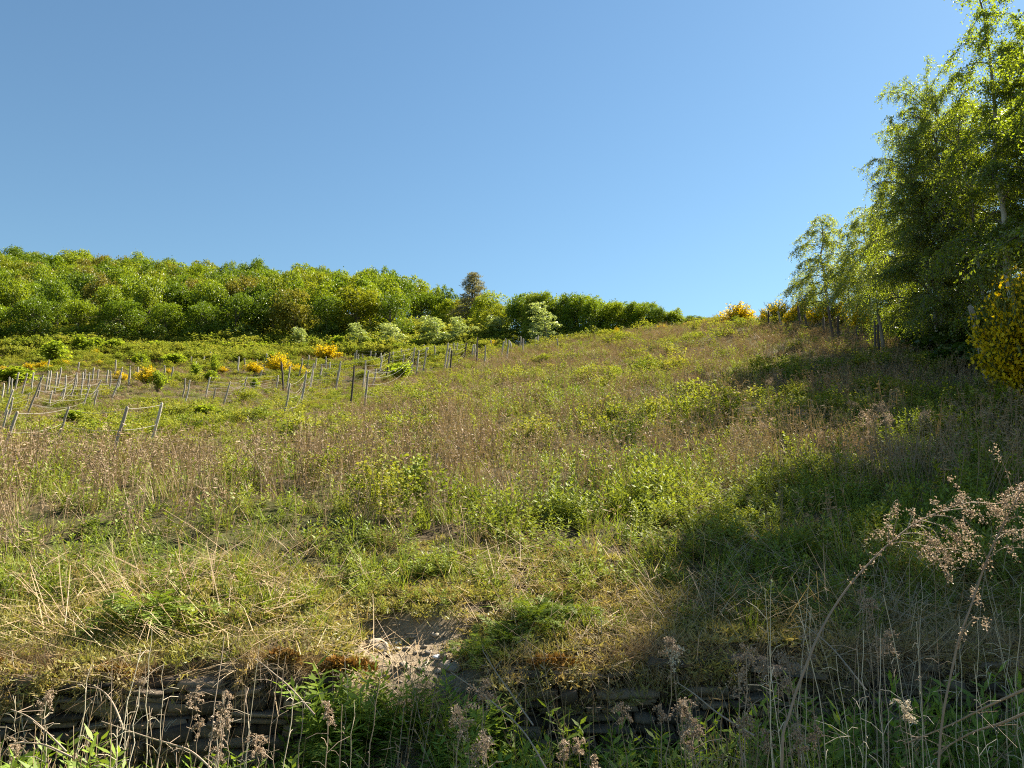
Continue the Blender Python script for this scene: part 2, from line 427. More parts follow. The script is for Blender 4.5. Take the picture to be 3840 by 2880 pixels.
# ------------------------------------------------------------------ the dry stone wall along the foot of the slope
def build_wall():
    rng = np.random.default_rng(7)
    mb = MB()
    z = -0.05
    while z < 0.74:
        h = rng.choice([0.018, 0.028, 0.04, 0.06, 0.075]) * rng.uniform(0.85, 1.15)
        x = -7.2 + rng.uniform(0, 0.3)
        while x < 8.2:
            L = rng.uniform(0.07, 0.34) * (1.15 if h > 0.04 else 1)
            xc = x + L / 2
            top = 0.72 - 0.13 * (float(fbm(xc / 0.7, 5.0, 13)) - 0.35) + 0.05 * (float(vnoise(xc / 0.3, 1.0, 3)) - 0.6)
            s = float(slump(xc))
            if s > 0.05: top = top * (1 - s) + s * (0.20 + 0.12 * float(vnoise(xc / 0.3, 2.0, 8)))
            if z + h < top + 0.01:
                d = rng.uniform(0.16, 0.3); hh = h * rng.uniform(0.72, 1.04); ll = L - rng.uniform(0.003, 0.02)
                yf = float(wall_y(xc)) - 0.10 + rng.normal(0, 0.035) - 0.06 * (0.7 - z)
                c = 0.25 * min(hh, 0.05)
                xs, zs = ll / 2, hh / 2
                prof = []
                for yy, k in ((yf, c), (yf + c * 1.5, 0.0), (yf + d, 0.0)):
                    q = np.array([[-xs + k, yy, -zs + k], [xs - k, yy, -zs + k], [xs - k, yy, zs - k], [-xs + k, yy, zs - k]])
                    q[:, 0] += rng.normal(0, 0.014, 4) * min(1, ll / 0.2); q[:, 2] += rng.normal(0, 0.16 * hh, 4)
                    q[:, 1] += rng.normal(0, 0.008, 4)
                    prof.append(q)
                V = np.concatenate(prof)
                a = rng.normal(0, 0.07)
                Vx = V[:, 0].copy(); V[:, 0] = Vx - V[:, 2] * a; V[:, 2] = V[:, 2] + Vx * a
                V += np.array([xc, 0, z + h / 2])
                V[:, 1] += 0.12 * (V[:, 0] - xc)
                F = [[0, 1, 2, 3]]
                for r in (0, 4):
                    F += [[r + 0, r + 4, r + 5, r + 1], [r + 1, r + 5, r + 6, r + 2], [r + 2, r + 6, r + 7, r + 3], [r + 3, r + 7, r + 4, r + 0]]
                mb.add(V, F, float(rng.uniform(0, 1)))
            x += L
        z += h
    root = empty('dry_stone_wall', (0, wall_y(0), 0), 'low dry stone wall of thin brown slate slabs at the foot of the slope', 'wall')
    w = mb.build('stonework', M['slate'], root); w.matrix_parent_inverse = Matrix.Translation((0, -float(wall_y(0)), 0))
    # rusty moss cushions on the top edge
    for X, Y, r in ((1330, 2465, 0.09), (1270, 2480, 0.07), (2080, 2450, 0.10), (1080, 2520, 0.06), (500, 2545, 0.06), (60, 2580, 0.07)):
        p = unproj(X, Y, 4.7); x = p[0]
        m = MB(); n = 420
        a = rng.uniform(0, 2 * np.pi, n); q = np.sqrt(rng.uniform(0, 1, n)) * r
        P = np.stack([x + np.cos(a) * q * 1.6, float(wall_y(x)) - 0.06 + np.sin(a) * q * 0.7, np.zeros(n)], 1)
        P[:, 2] = 0.715 - 0.13 * (float(fbm(x / 0.7, 5.0, 13)) - 0.35) + 0.06 * np.sqrt(np.clip(1 - (q / r) ** 2, 0, 1)) + rng.normal(0, 0.006, n)
        leaves(m, P, np.array([0, 0, 0.6]) + rand_unit(rng, n) * 0.9, rand_unit(rng, n) + np.array([0, 0, 0.8]), rng.uniform(0.02, 0.045, n), rng.uniform(0.012, 0.022, n), rng.uniform(0, 1, n))
        o = m.build('moss_cushion', M['moss'], root); o.matrix_parent_inverse = Matrix.Translation((0, -float(wall_y(0)), 0))
    return root
build_wall()

def stone_mesh(name, seed, mat):
    rng = np.random.default_rng(seed)
    n, k = 8, 5
    V = []
    for i in range(k):
        ph = math.pi * (i + 0.35) / (k - 0.3)
        for j in range(n):
            a = 2 * math.pi * j / n
            q = 1 + rng.normal(0, 0.16)
            V.append((math.sin(ph) * math.cos(a) * q, math.sin(ph) * math.sin(a) * q * 0.75, math.cos(ph) * 0.45 * q))
    F = [[i * n + j, i * n + (j + 1) % n, (i + 1) * n + (j + 1) % n, (i + 1) * n + j] for i in range(k - 1) for j in range(n)]
    F += [[0, 1, 2, 3], [0, 3, 4, 7], [4, 5, 6, 7]]
    mb = MB(); mb.add(V, F, float(rng.uniform(0.2, 0.8)))
    return mb.mesh(name, mat)
_sm = [stone_mesh('loose_stone', 40 + i, M['pale_stone']) for i in range(5)]
def loose_stone(X, Y, size, label, group=None, mesh=None, rot=0.0, tilt=0.2):
    p = ground_at(X, Y)
    o = bpy.data.objects.new('loose_stone', mesh or _sm[int(X) % 5]); COL.objects.link(o)
    o.location = (p[0], p[1], p[2] + size * 0.16); o.scale = (size, size, size * 0.9); o.rotation_euler = (tilt, tilt * 0.6, rot)
    tag(o, label, 'stone', group)
loose_stone(1425, 2438, 0.085, 'largest pale flat stone at the upper left of the bare earth slip', rot=0.4, tilt=0.5)
loose_stone(1491, 2423, 0.027, 'small bright white stone on the bare earth slip', mesh=stone_mesh('white_stone', 3, M['white_stone']))
loose_stone(1637, 2466, 0.030, 'whitish chip of stone at the middle of the bare earth slip', mesh=stone_mesh('white_chip', 5, M['white_stone']))
loose_stone(1520, 2510, 0.048, 'pale square stone low on the bare earth slip above the plants', rot=1.1, tilt=0.6)
loose_stone(1695, 2508, 0.075, 'pale flat slab lying at the lower right of the bare earth slip', rot=-0.2)
for i, (X, Y, s) in enumerate(((1610, 2455, 0.03), (1490, 2445, 0.03), (1525, 2437, 0.032), (1560, 2470, 0.025), (1760, 2398, 0.04), (1632, 2402, 0.035), (1665, 2478, 0.04), (1590, 2430, 0.025), (1700, 2440, 0.03), (1640, 2520, 0.035), (1580, 2545, 0.03), (1730, 2470, 0.03), (1545, 2400, 0.025), (1600, 2490, 0.02))):
    loose_stone(X, Y, s, 'small brown or beige rubble stone scattered on the bare earth slip', 'rubble stones on the bare earth slip', rot=i * 1.3, tilt=0.15 + 0.05 * (i % 4))

# ------------------------------------------------------------------ uncountable plants: scattered clumps
def source(mb, name, mat):
    return bpy.data.objects.new(name, mb.mesh(name, mat))      # not linked: only read by the scatter nodes
def scatter(name, P, rot, scl, tint, var, sources, label, cat):
    n = len(P)
    me = bpy.data.meshes.new(name)
    me.vertices.add(n); me.vertices.foreach_set('co', np.asarray(P, np.float32).ravel())
    for an, ty, key, val in (('rot', 'FLOAT_VECTOR', 'vector', rot), ('scl', 'FLOAT_VECTOR', 'vector', scl), ('tint', 'FLOAT', 'value', tint)):
        a = me.attributes.new(an, ty, 'POINT'); a.data.foreach_set(key, np.asarray(val, np.float32).ravel())
    a = me.attributes.new('var', 'INT', 'POINT'); a.data.foreach_set('value', np.asarray(var, np.int32))
    o = bpy.data.objects.new(name, me); COL.objects.link(o)
    g = bpy.data.node_groups.new(name, 'GeometryNodeTree')
    g.interface.new_socket('Geometry', in_out='INPUT', socket_type='NodeSocketGeometry')
    g.interface.new_socket('Geometry', in_out='OUTPUT', socket_type='NodeSocketGeometry')
    gi, go = g.nodes.new('NodeGroupInput'), g.nodes.new('NodeGroupOutput')
    iop = g.nodes.new('GeometryNodeInstanceOnPoints')
    join = g.nodes.new('GeometryNodeGeometryToInstance')
    for s in sources:
        oi = g.nodes.new('GeometryNodeObjectInfo'); oi.inputs['Object'].default_value = s
        g.links.new(oi.outputs['Geometry'], join.inputs[0])
    def named(an, dt):
        q = g.nodes.new('GeometryNodeInputNamedAttribute'); q.data_type = dt; q.inputs['Name'].default_value = an
        return q.outputs['Attribute']
    g.links.new(gi.outputs[0], iop.inputs['Points'])
    g.links.new(join.outputs[0], iop.inputs['Instance'])
    iop.inputs['Pick Instance'].default_value = True
    g.links.new(named('var', 'INT'), iop.inputs['Instance Index'])
    g.links.new(named('rot', 'FLOAT_VECTOR'), iop.inputs['Rotation'])
    g.links.new(named('scl', 'FLOAT_VECTOR'), iop.inputs['Scale'])
    g.links.new(iop.outputs[0], go.inputs[0])
    md = o.modifiers.new('scatter', 'NODES'); md.node_group = g
    return tag(o, label, cat, kind='stuff')

def grass_clump(seed, n, h, w, spread, lean, curve, A=(0, 1), nseg=3):
    rng = np.random.default_rng(seed); mb = MB()
    a = rng.uniform(0, 2 * np.pi, n); q = np.sqrt(rng.uniform(0, 1, n)) * spread
    P = np.stack([np.cos(a) * q, np.sin(a) * q, np.full(n, -0.02)], 1)
    L = h * rng.uniform(0.45, 1.1, n)
    blades(mb, P, a + rng.normal(0, 1.0, n), np.abs(rng.normal(lean, 0.2, n)), L, w * rng.uniform(0.6, 1.3, n), np.abs(rng.normal(curve, 0.5, n)), rng.uniform(*A, n), rng, nseg)
    return mb
def weed_clump(seed, n, h, w, spread, rounds=7, lw=1.0):
    """upright dead stems with withered side shoots and seed crumbs"""
    rng = np.random.default_rng(seed); mb = MB()
    a = rng.uniform(0, 2 * np.pi, n); q = np.sqrt(rng.uniform(0, 1, n)) * spread
    P = np.stack([np.cos(a) * q, np.sin(a) * q, np.full(n, -0.02)], 1)
    L = h * rng.uniform(0.55, 1.1, n); az = rng.uniform(0, 2 * np.pi, n)
    pts = blades(mb, P, az, np.abs(rng.normal(0.06, 0.12, n)), L, np.full(n, w), rng.normal(0.15, 0.2, n), rng.uniform(0, 0.8, n), rng, 3, 0.5)
    top, mid = pts[-1], pts[-2]
    for s in range(rounds):
        f = rng.uniform(-0.3, 1.0, n)[:, None]
        B = mid + (top - mid) * f
        D = rand_unit(rng, n) * np.array([1, 1, 0.5]) + np.array([0, 0, 0.35])
        leaves(mb, B, D, rand_unit(rng, n), rng.uniform(0.03, 0.10, n) * h, rng.uniform(0.008, 0.019, n) * lw, rng.uniform(0.1, 0.8, n))
    return mb
def leafy_clump(seed, n, h, nl, L, W, spread, droop=0.1):
    """leafy shoots: lance-shaped leaves set round upright stems"""
    rng = np.random.default_rng(seed); mb = MB()
    a = rng.uniform(0, 2 * np.pi, n); q = np.sqrt(rng.uniform(0, 1, n)) * spread
    P = np.stack([np.cos(a) * q, np.sin(a) * q, np.full(n, -0.02)], 1)
    hh = h * rng.uniform(0.5, 1.1, n)
    pts = blades(mb, P, a, np.abs(rng.normal(0.15, 0.12, n)), hh, np.full(n, 0.006), rng.normal(0.1, 0.2, n), np.full(n, 0.2), rng, 3, 0.5)
    st = np.stack(pts, 1)
    t = np.tile(np.linspace(0.15, 1.0, nl), n); i = np.repeat(np.arange(n), nl)
    f = t * 3; k = np.minimum(f.astype(int), 2); f = (f - k)[:, None]
    B = st[i, k] * (1 - f) + st[i, k + 1] * f
    la = np.tile(np.arange(nl) * 2.4, n) + np.repeat(rng.uniform(0, 6, n), nl)
    up = 0.25 + 0.9 * t ** 3 - droop + rng.normal(0, 0.2, len(t))
    D = np.stack([np.cos(la), np.sin(la), up], 1)
    N = np.array([0, 0, 1.0]) + rand_unit(rng, len(t)) * 0.5
    leaves(mb, B, D, N, L * rng.uniform(0.6, 1.15, len(t)) * (1.1 - 0.45 * t ** 3), W * rng.uniform(0.7, 1.2, len(t)), np.clip(rng.uniform(0.1, 0.8, len(t)) + 0.3 * (t > 0.85), 0, 1))
    return mb
def bramble_clump(seed, nc, r, h, nl, L):
    """arching canes carrying broad leaflets, open and uneven"""
    rng = np.random.default_rng(seed); mb = MB()
    for c in range(nc):
        a = rng.uniform(0, 2 * np.pi); d = r * rng.uniform(0.5, 1.1); hh = h * rng.uniform(0.6, 1.1)
        ps = spline([(rng.normal(0, 0.08), rng.normal(0, 0.08), -0.02), (math.cos(a) * d * 0.35, math.sin(a) * d * 0.35, hh * 0.75), (math.cos(a) * d * 0.75, math.sin(a) * d * 0.75, hh), (math.cos(a) * d, math.sin(a) * d, hh * 0.8)], 7)
        tubes3(mb, ps[None], 0.0, 0.004)
        n = nl // nc
        t = rng.uniform(0.2, 1, n) * 5.99; k = t.astype(int); f = (t - k)[:, None]
        B = ps[k] * (1 - f) + ps[k + 1] * f + rng.normal(0, 0.055, (n, 3))
        D = rand_unit(rng, n) * np.array([1, 1, 0.4]); N = np.array([0, 0, 1.2]) + rand_unit(rng, n) * 0.8
        leaves(mb, B, D, N, L * rng.uniform(0.6, 1.2, n), L * 0.7 * rng.uniform(0.7, 1.1, n), rng.uniform(0, 1, n), 0.15)
    return mb
def turf_clump(seed, n, r):
    rng = np.random.default_rng(seed); mb = MB()
    a = rng.uniform(0, 2 * np.pi, n); q = np.sqrt(rng.uniform(0, 1, n)) * r
    P = np.stack([np.cos(a) * q, np.sin(a) * q, np.full(n, -0.005)], 1)
    D = rand_unit(rng, n) * np.array([1, 1, 0.7]) + np.array([0, 0, 0.45])
    leaves(mb, P, D, rand_unit(rng, n) + np.array([0, 0, 0.7]), rng.uniform(0.03, 0.085, n), rng.uniform(0.006, 0.016, n), rng.uniform(0, 1, n))
    return mb
def litter_clump(seed, n, r):
    """flattened straw lying every way"""
    rng = np.random.default_rng(seed); mb = MB()
    P = np.stack([rng.normal(0, r, n), rng.normal(0, r, n), rng.uniform(0.0, 0.10, n)], 1)
    a = rng.normal(0.6, 0.9, n)
    blades(mb, P, a, rng.normal(1.25, 0.25, n), rng.uniform(0.15, 0.5, n), np.full(n, 0.005), rng.normal(0.3, 0.3, n), rng.uniform(0, 1, n), rng, 2, 0.5)
    return mb

S = {}
S['grass'] = [source(grass_clump(100 + i, 34, 0.34, 0.011, 0.11, 0.28, 0.9), 'grass_tuft_source', M['grass']) for i in range(5)]
S['straw'] = [source(grass_clump(120 + i, 26, 0.55, 0.006, 0.10, 0.38, 1.25, nseg=4), 'straw_tuft_source', M['straw']) for i in range(5)]
S['weed'] = [source(weed_clump(140 + i, 11, 0.85, 0.0085, 0.17), 'weed_tuft_source', M['weed']) for i in range(6)]
S['stalks'] = [source(weed_clump(150 + i, 9, 0.85, 0.005, 0.20, 3, 0.5), 'stalk_tuft_source', M['weed']) for i in range(4)]
S['herb'] = [source(leafy_clump(160 + i, 9, 0.36, 16, 0.075, 0.022, 0.13), 'leafy_weed_source', M['herb']) for i in range(5)]
S['bramble'] = [source(bramble_clump(180 + i, 8, 0.45, 0.6, 230, 0.078), 'bramble_source', M['bramble']) for i in range(6)]
S['undergrowth'] = [source(bramble_clump(190 + i, 9, 0.5, 0.62, 200, 0.10), 'undergrowth_source', M['undergrowth']) for i in range(3)]
S['shoot'] = [source(leafy_clump(200 + i, 7, 0.56, 26, 0.12, 0.021, 0.14, 0.2), 'shoot_source', M['shoot']) for i in range(6)]
S['turf'] = [source(turf_clump(220 + i, 90, 0.12), 'turf_source', M['turf']) for i in range(4)]
S['litter'] = [source(litter_clump(240 + i, 40, 0.22), 'litter_source', M['straw']) for i in range(4)]

RINGS = np.array([5.0, 6.5, 8.5, 11, 15, 20, 27, 36, 48, 64, 85, 125])
RMID = (RINGS[:-1] + RINGS[1:]) / 2
def field_points(dens, seed, umin=-0.86, umax=0.86):
    rng = np.random.default_rng(seed); out = []
    for a, b, dn in zip(RINGS[:-1], RINGS[1:], dens):
        n = int(0.5 * (umax - umin) * (b * b - a * a) * dn)
        y = np.sqrt(rng.uniform(a * a, b * b, n)); u = rng.uniform(umin, umax, n)
        out.append(np.stack([u * y, y], 1))
    p = np.concatenate(out)
    u = p[:, 0] / p[:, 1]; yc = np.interp(u, CU, CD)
    lim = np.where(u < -0.1, 128, yc * 1.1)
    return p[p[:, 1] < lim], rng
# brown and green reaches of the slope, at points of the ground
PATCH = [(2300, 1290, 9, 0.9), (2000, 1330, 8, 0.6), (2650, 1260, 9, 0.7), (1250, 1560, 4.5, 0.3), (900, 1750, 4, 0.3), (500, 1750, 4, 0.25), (1650, 1700, 2.6, 0.45),
         (1850, 1950, 1.4, 0.5), (2100, 2080, 0.9, 0.4), (250, 1950, 2.2, 0.5), (1100, 1950, 1.6, 0.45), (3150, 1330, 5, 0.5), (200, 1400, 12, 0.4), (700, 2080, 1.2, 0.35), (2650, 1980, 1.2, 0.3), (150, 1830, 2.5, 0.4),
         (2150, 1650, 1.5, -0.25), (2500, 1560, 2, -0.25), (2000, 1480, 2, -0.25), (2400, 1780, 1.2, -0.25), (2250, 1420, 2, -0.25), (800, 1560, 3.5, -0.7), (450, 1640, 3, -0.4), (2000, 1850, 1.0, -0.4), (2500, 1370, 6, -0.4),
         (1500, 2120, 0.8, -0.6), (2050, 2180, 0.9, -0.6), (900, 2170, 0.9, -0.4), (500, 2230, 0.6, -0.5), (1350, 1850, 1.3, -0.3), (3000, 1480, 3, -0.5), (600, 1330, 12, -0.3), (2900, 1750, 1.6, -0.4), (1700, 2280, 0.6, -0.5)]
PW = [(ground_at(X, Y, 0.35), r, a) for X, Y, r, a in PATCH]
def dryness(x, y):
    s = 0.66 - 0.46 * sstep(10.0, 6.5, y) + 1.0 * (fbm(x / 2.6, y / 3.4, 51) - 0.5) + 0.8 * (fbm(x / 9, y / 11, 57) - 0.5) + 0.7 * (vnoise(x / 0.7, y / 0.7, 59) - 0.5) * sstep(30, 8, y)
    for p, r, a in PW:
        s = s + a * np.exp(-((x - p[0]) ** 2 + ((y - p[1]) / 1.25) ** 2) / (r * r))
    return np.clip(s, 0, 1)
def finish(name, key, p, rng, sz, label, cat, zs=None, tilt=0.12, tintn=0.5, keep=None, lift=0.0, relief=True):
    x, y = p[:, 0], p[:, 1]
    if keep is not None:
        k = rng.uniform(0, 1, len(x)) < keep; x, y = x[k], y[k]
    n = len(x)
    P = np.stack([x, y, H(x, y) + lift], 1)
    s = np.interp(y, RMID, sz) * rng.uniform(0.7, 1.3, n)
    z = np.interp(y, RMID, zs if zs is not None else sz) * rng.uniform(0.7, 1.25, n)
    hm = 0.55 + 0.9 * vnoise(x / 0.9 + 7.3, y / 1.1, 83) if relief else 1.0
    if key == 'shoot': z = z * (1 - 0.4 * np.exp(-((x + 0.5) / 0.55) ** 2))
    z = z * hm * (1 - 0.45 * sstep(11, 16, y) * sstep(-2, -7, x)); s = s * np.sqrt(hm)
    rot = np.stack([rng.normal(0, tilt, n), rng.normal(0, tilt, n), rng.uniform(0, 6.28, n)], 1)
    tint = np.clip(0.5 * rng.uniform(0, 1, n) + tintn * (fbm(x / 1.7, y / 2.2, 77) - 0.15), 0, 1)
    scatter(name, P, rot, np.stack([s, s, z], 1), tint, rng.integers(0, len(S[key]), n), S[key], label, cat)
    print(name, n)

def verge(y, x): return y - wall_y(x)
def near_edge(p, lo, hi):          # 0 at the wall's edge, 1 further up
    return sstep(lo, hi, p[:, 1] - wall_y(p[:, 0]))
def not_bare(p): return 1 - bare_mask(p[:, 0], p[:, 1])

def clump(p, size, seed, lo=0.35, hi=0.6):      # grows in drifts
    return sstep(lo, hi, vnoise(p[:, 0] / size, p[:, 1] / (size * 1.15), seed))
p, rng = field_points([48, 28, 9, 5.5, 3.6, 2.6, 1.9, 1.4, 1.0, 0.8, 0.7], 11)
D = dryness(p[:, 0], p[:, 1])
finish('green_grass', 'grass', p, rng, [0.75, 0.9, 1, 1.1, 1.25, 1.5, 1.8, 2.1, 2.5, 3, 3.4], 'fresh green grass growing through the dry growth of the slope', 'grass',
       [0.7, 0.85, 0.95, 1, 1.05, 1.1, 1.1, 1.1, 1.1, 1.1, 1.2], keep=(1.0 - 0.6 * D) * (0.55 + 0.45 * clump(p, 0.5, 201)) * (0.35 + 0.65 * near_edge(p, 0.6, 1.6)) * not_bare(p) * (p[:, 1] - wall_y(p[:, 0]) > 0.2))
p, rng = field_points([5, 5.5, 5.5, 5, 3.6, 2.6, 2.0, 1.5, 1.1, 0.85, 0.7], 12)
D = dryness(p[:, 0], p[:, 1])
finish('dry_grass', 'straw', p, rng, [0.7, 0.85, 1, 1.1, 1.2, 1.4, 1.7, 2, 2.4, 2.9, 3.3], 'bleached dry grass bending over the slope', 'dry grass',
       [0.6, 0.75, 0.9, 0.95, 0.9, 0.85, 0.8, 0.8, 0.8, 0.85, 0.9], keep=(0.12 + 0.7 * D) * (0.2 + 0.8 * clump(p, 0.8, 203)) * (0.1 + 0.9 * near_edge(p, 0.8, 2.0)) * not_bare(p) * (p[:, 1] - wall_y(p[:, 0]) > 0.2), tilt=0.3)
p, rng = field_points([2.5, 5.5, 9, 9.5, 8.5, 6.8, 5.2, 3.8, 2.5, 1.7, 1.2], 13)
D = dryness(p[:, 0], p[:, 1])
finish('dead_weeds', 'weed', p, rng, [0.7, 0.8, 0.9, 1, 1.1, 1.25, 1.5, 1.8, 2.1, 2.5, 2.8], 'brown dead weed stalks standing over the slope', 'dead weeds',
       [0.6, 0.75, 0.85, 0.85, 0.8, 0.72, 0.66, 0.62, 0.62, 0.66, 0.75], keep=(0.15 + 0.8 * D ** 1.2) * (0.25 + 0.75 * clump(p, 0.6, 205)) * (0.05 + 0.95 * near_edge(p, 1.0, 3.0)) * not_bare(p), tilt=0.18)
p, rng = field_points([34, 28, 19, 12, 7.5, 4.8, 3.2, 2.0, 1.25, 0.8, 0.6], 14)
D = dryness(p[:, 0], p[:, 1])
finish('leafy_weeds', 'herb', p, rng, [0.8, 0.95, 1.05, 1.15, 1.25, 1.5, 1.8, 2.1, 2.5, 3, 3.4], 'low leafy green weeds between the grasses of the slope', 'weeds',
       [0.6, 0.8, 1, 1.1, 1.2, 1.25, 1.25, 1.25, 1.25, 1.25, 1.3], keep=np.clip(1.25 - 1.05 * D, 0.2, 1) * (0.5 + 0.5 * clump(p, 0.7, 207)) * (0.3 + 0.7 * near_edge(p, 0.3, 1.2)) * not_bare(p) * (p[:, 1] - wall_y(p[:, 0]) > 0.15))
p, rng = field_points([0, 0.2, 0.5, 0.8, 0.9, 0.8, 0.7, 0.6, 0.5, 0.45, 0.45], 15)
D = dryness(p[:, 0], p[:, 1])
B = fbm(p[:, 0] / 2.2, p[:, 1] / 2.8, 91) + 0.10 * (p[:, 1] > 78)
finish('bramble_thicket', 'bramble', p, rng, [0.5, 0.6, 0.65, 0.7, 0.8, 0.9, 1.1, 1.3, 1.6, 2.0, 2.6], 'yellow-green bramble growth sprawling in patches over the slope', 'brambles',
       [0.5, 0.7, 0.9, 1.0, 1.0, 0.95, 0.9, 0.9, 1.0, 1.4, 1.8], keep=np.clip((B - 0.47) * 7, 0, 1) * np.clip(1.3 - 1.15 * D, 0.1, 1))
# leafy hummocks that stand out of the dry growth
rng = np.random.default_rng(18); hp, hh = [], []
for a, b, dn in ((7.5, 11, 0.42), (11, 15, 0.40), (15, 20, 0.34), (20, 27, 0.26), (27, 36, 0.18), (36, 48, 0.12), (48, 64, 0.08), (64, 85, 0.05)):
    n = int(0.86 * (b * b - a * a) * dn)
    cy = np.sqrt(rng.uniform(a * a, b * b, n)); cx = rng.uniform(-0.86, 0.86, n) * cy
    for X0, Y0 in zip(cx, cy):
        if rng.uniform() > 0.95 - 0.75 * float(dryness(np.array([X0]), np.array([Y0]))[0]): continue
        m = rng.integers(3, 9); r = rng.uniform(0.25, 0.6) * (1 + Y0 / 45); t = rng.uniform(0.55, 1.25)
        for k in range(m): hp.append((X0 + rng.normal(0, r), Y0 + rng.normal(0, r * 0.8))); hh.append(t * rng.uniform(0.7, 1.1))
p = np.array(hp); hh = np.array(hh); x, y = p[:, 0], p[:, 1]; k = y < np.where(x / y < -0.1, 90, np.interp(x / y, CU, CD) * 1.05)
x, y, hh = x[k], y[k], hh[k]; n = len(x)
s = hh * np.interp(y, [7, 20, 40, 80], [0.62, 0.85, 1.15, 1.7])
scatter('leafy_hummocks', np.stack([x, y, H(x, y)], 1), np.stack([rng.normal(0, 0.12, n), rng.normal(0, 0.12, n), rng.uniform(0, 6.28, n)], 1), np.stack([s, s, hh * np.interp(y, [7, 20, 60], [0.85, 1.0, 1.15])], 1), rng.uniform(0, 0.9, n), rng.integers(0, 6, n), S['bramble'], 'bright leafy bramble and weed hummocks standing out of the dry growth', 'brambles')
rng = np.random.default_rng(16)
u = rng.uniform(-0.85, 0.0, 6500); y = 80 + 45 * rng.uniform(0, 1, 6500) ** 1.2
x = u * y; yc = np.interp(u, CU, CD); k = (y < yc * 1.02) & (rng.uniform(0, 1, 6500) < 0.25 + 0.75 * sstep(80, 98, y)) & (vnoise(x / 5, y / 5, 71) > 0.30 - 0.3 * sstep(92, 106, y)); x, y = x[k], y[k]; n = len(x)
s = np.interp(y, [80, 100, 115], [1.2, 2.2, 3.4]) * rng.uniform(0.6, 1.3, n) * (0.6 + 0.8 * vnoise(x / 4, y / 4, 72))
scatter('woodland_undergrowth', np.stack([x, y, H(x, y)], 1), np.stack([rng.normal(0, 0.1, n), rng.normal(0, 0.1, n), rng.uniform(0, 6.28, n)], 1), np.stack([s, s, s * 0.85], 1), rng.uniform(0, 1, n), rng.integers(0, 3, n), S['undergrowth'], 'scrubby undergrowth along the edge of the wood', 'undergrowth')
# the strip along the top of the wall: short turf and flattened straw
rng = np.random.default_rng(21)
n = 5200
x = rng.uniform(-6.5, 7.5, n); d = rng.gamma(2.0, 0.42, n) + 0.02
p = np.stack([x, wall_y(x) + d], 1)
finish('short_turf', 'turf', p, rng, [1.0] * 11, 'short mossy turf along the top of the stone wall', 'turf', [1.0] * 11, keep=(1 - 0.93 * bare_mask(x, p[:, 1])) * (d < 2.5), tintn=0.6)
n = 420
x = rng.uniform(-6.5, 7.5, n); d = rng.gamma(2.0, 0.5, n) - 0.05
p = np.stack([x, wall_y(x) + d], 1)
finish('straw_litter', 'litter', p, rng, [1.0] * 11, 'flattened straw lying along the top of the stone wall', 'straw', [1.0] * 11, keep=(1 - 0.8 * bare_mask(x, p[:, 1])) * (0.5 + 0.5 * sstep(-0.2, 0.6, x / 3)), tilt=0.2)
n = 1500
x = rng.uniform(-6.5, 7.5, n); d = rng.uniform(-0.10, 0.12, n)
p = np.stack([x, wall_y(x) + d], 1); x, y = p[:, 0], p[:, 1]
k = (rng.uniform(0, 1, n) < 0.25 + 0.75 * (vnoise(x / 0.35, x * 0, 61) > 0.5)) & (slump(x) < 0.3); x, y = x[k], y[k]; n = len(x)
P = np.stack([x, y, 0.70 - 0.13 * (fbm(x / 0.7, x * 0 + 5, 13) - 0.35)], 1)
scatter('hanging_straw', P, np.stack([rng.normal(1.25, 0.45, n), rng.normal(0, 0.4, n), rng.normal(0, 0.5, n)], 1), np.tile(rng.uniform(0.25, 0.6, n)[:, None], (1, 3)), rng.uniform(0, 1, n), rng.integers(0, 5, n), S['straw'], 'withered straw hanging over the edge of the stone wall', 'straw')
n = 700
x = rng.uniform(-6.5, 7.5, n); d = rng.uniform(-0.16, -0.04, n); y = wall_y(x) + d
k = (rng.uniform(0, 1, n) < 0.15 + 0.85 * (vnoise(x / 0.5, x * 0, 62) > 0.52)) & (slump(x) < 0.3); x, y = x[k], y[k]; n = len(x)
P = np.stack([x, y, 0.71 - 0.13 * (fbm(x / 0.7, x * 0 + 5, 13) - 0.35) - 0.20 * rng.uniform(0, 1, n) ** 2], 1)
scatter('draping_turf', P, np.stack([rng.normal(1.0, 0.4, n), rng.normal(0, 0.3, n), rng.normal(0, 0.5, n)], 1), np.tile(rng.uniform(0.5, 1.0, n)[:, None], (1, 3)), rng.uniform(0.3, 1, n), rng.integers(0, 4, n), S['turf'], 'mossy turf draping over the edge of the stone wall', 'turf')
n = 520
x = rng.uniform(-1.25, 0.1, n); y = wall_y(x) + rng.uniform(-0.6, 0.75, n); k = rng.uniform(0, 1, n) < bare_mask(x, y) * 1.3; x, y = x[k], y[k]; n = len(x)
S['rubble'] = [bpy.data.objects.new('rubble_source', m) for m in _sm + [stone_mesh('dark_rubble', 60 + i, M['slate']) for i in range(4)]]
s = 0.006 + 0.02 * rng.uniform(0, 1, n) ** 3
scatter('rubble', np.stack([x, y, H(x, y)], 1), rng.uniform(-0.6, 0.6, (n, 3)) + np.stack([x * 0, x * 0, rng.uniform(0, 6.28, n)], 1), np.tile(s[:, None], (1, 3)), rng.uniform(0, 1, n), rng.integers(0, 9, n), S['rubble'], 'fine slate rubble and grit on the bare earth slip', 'rubble')
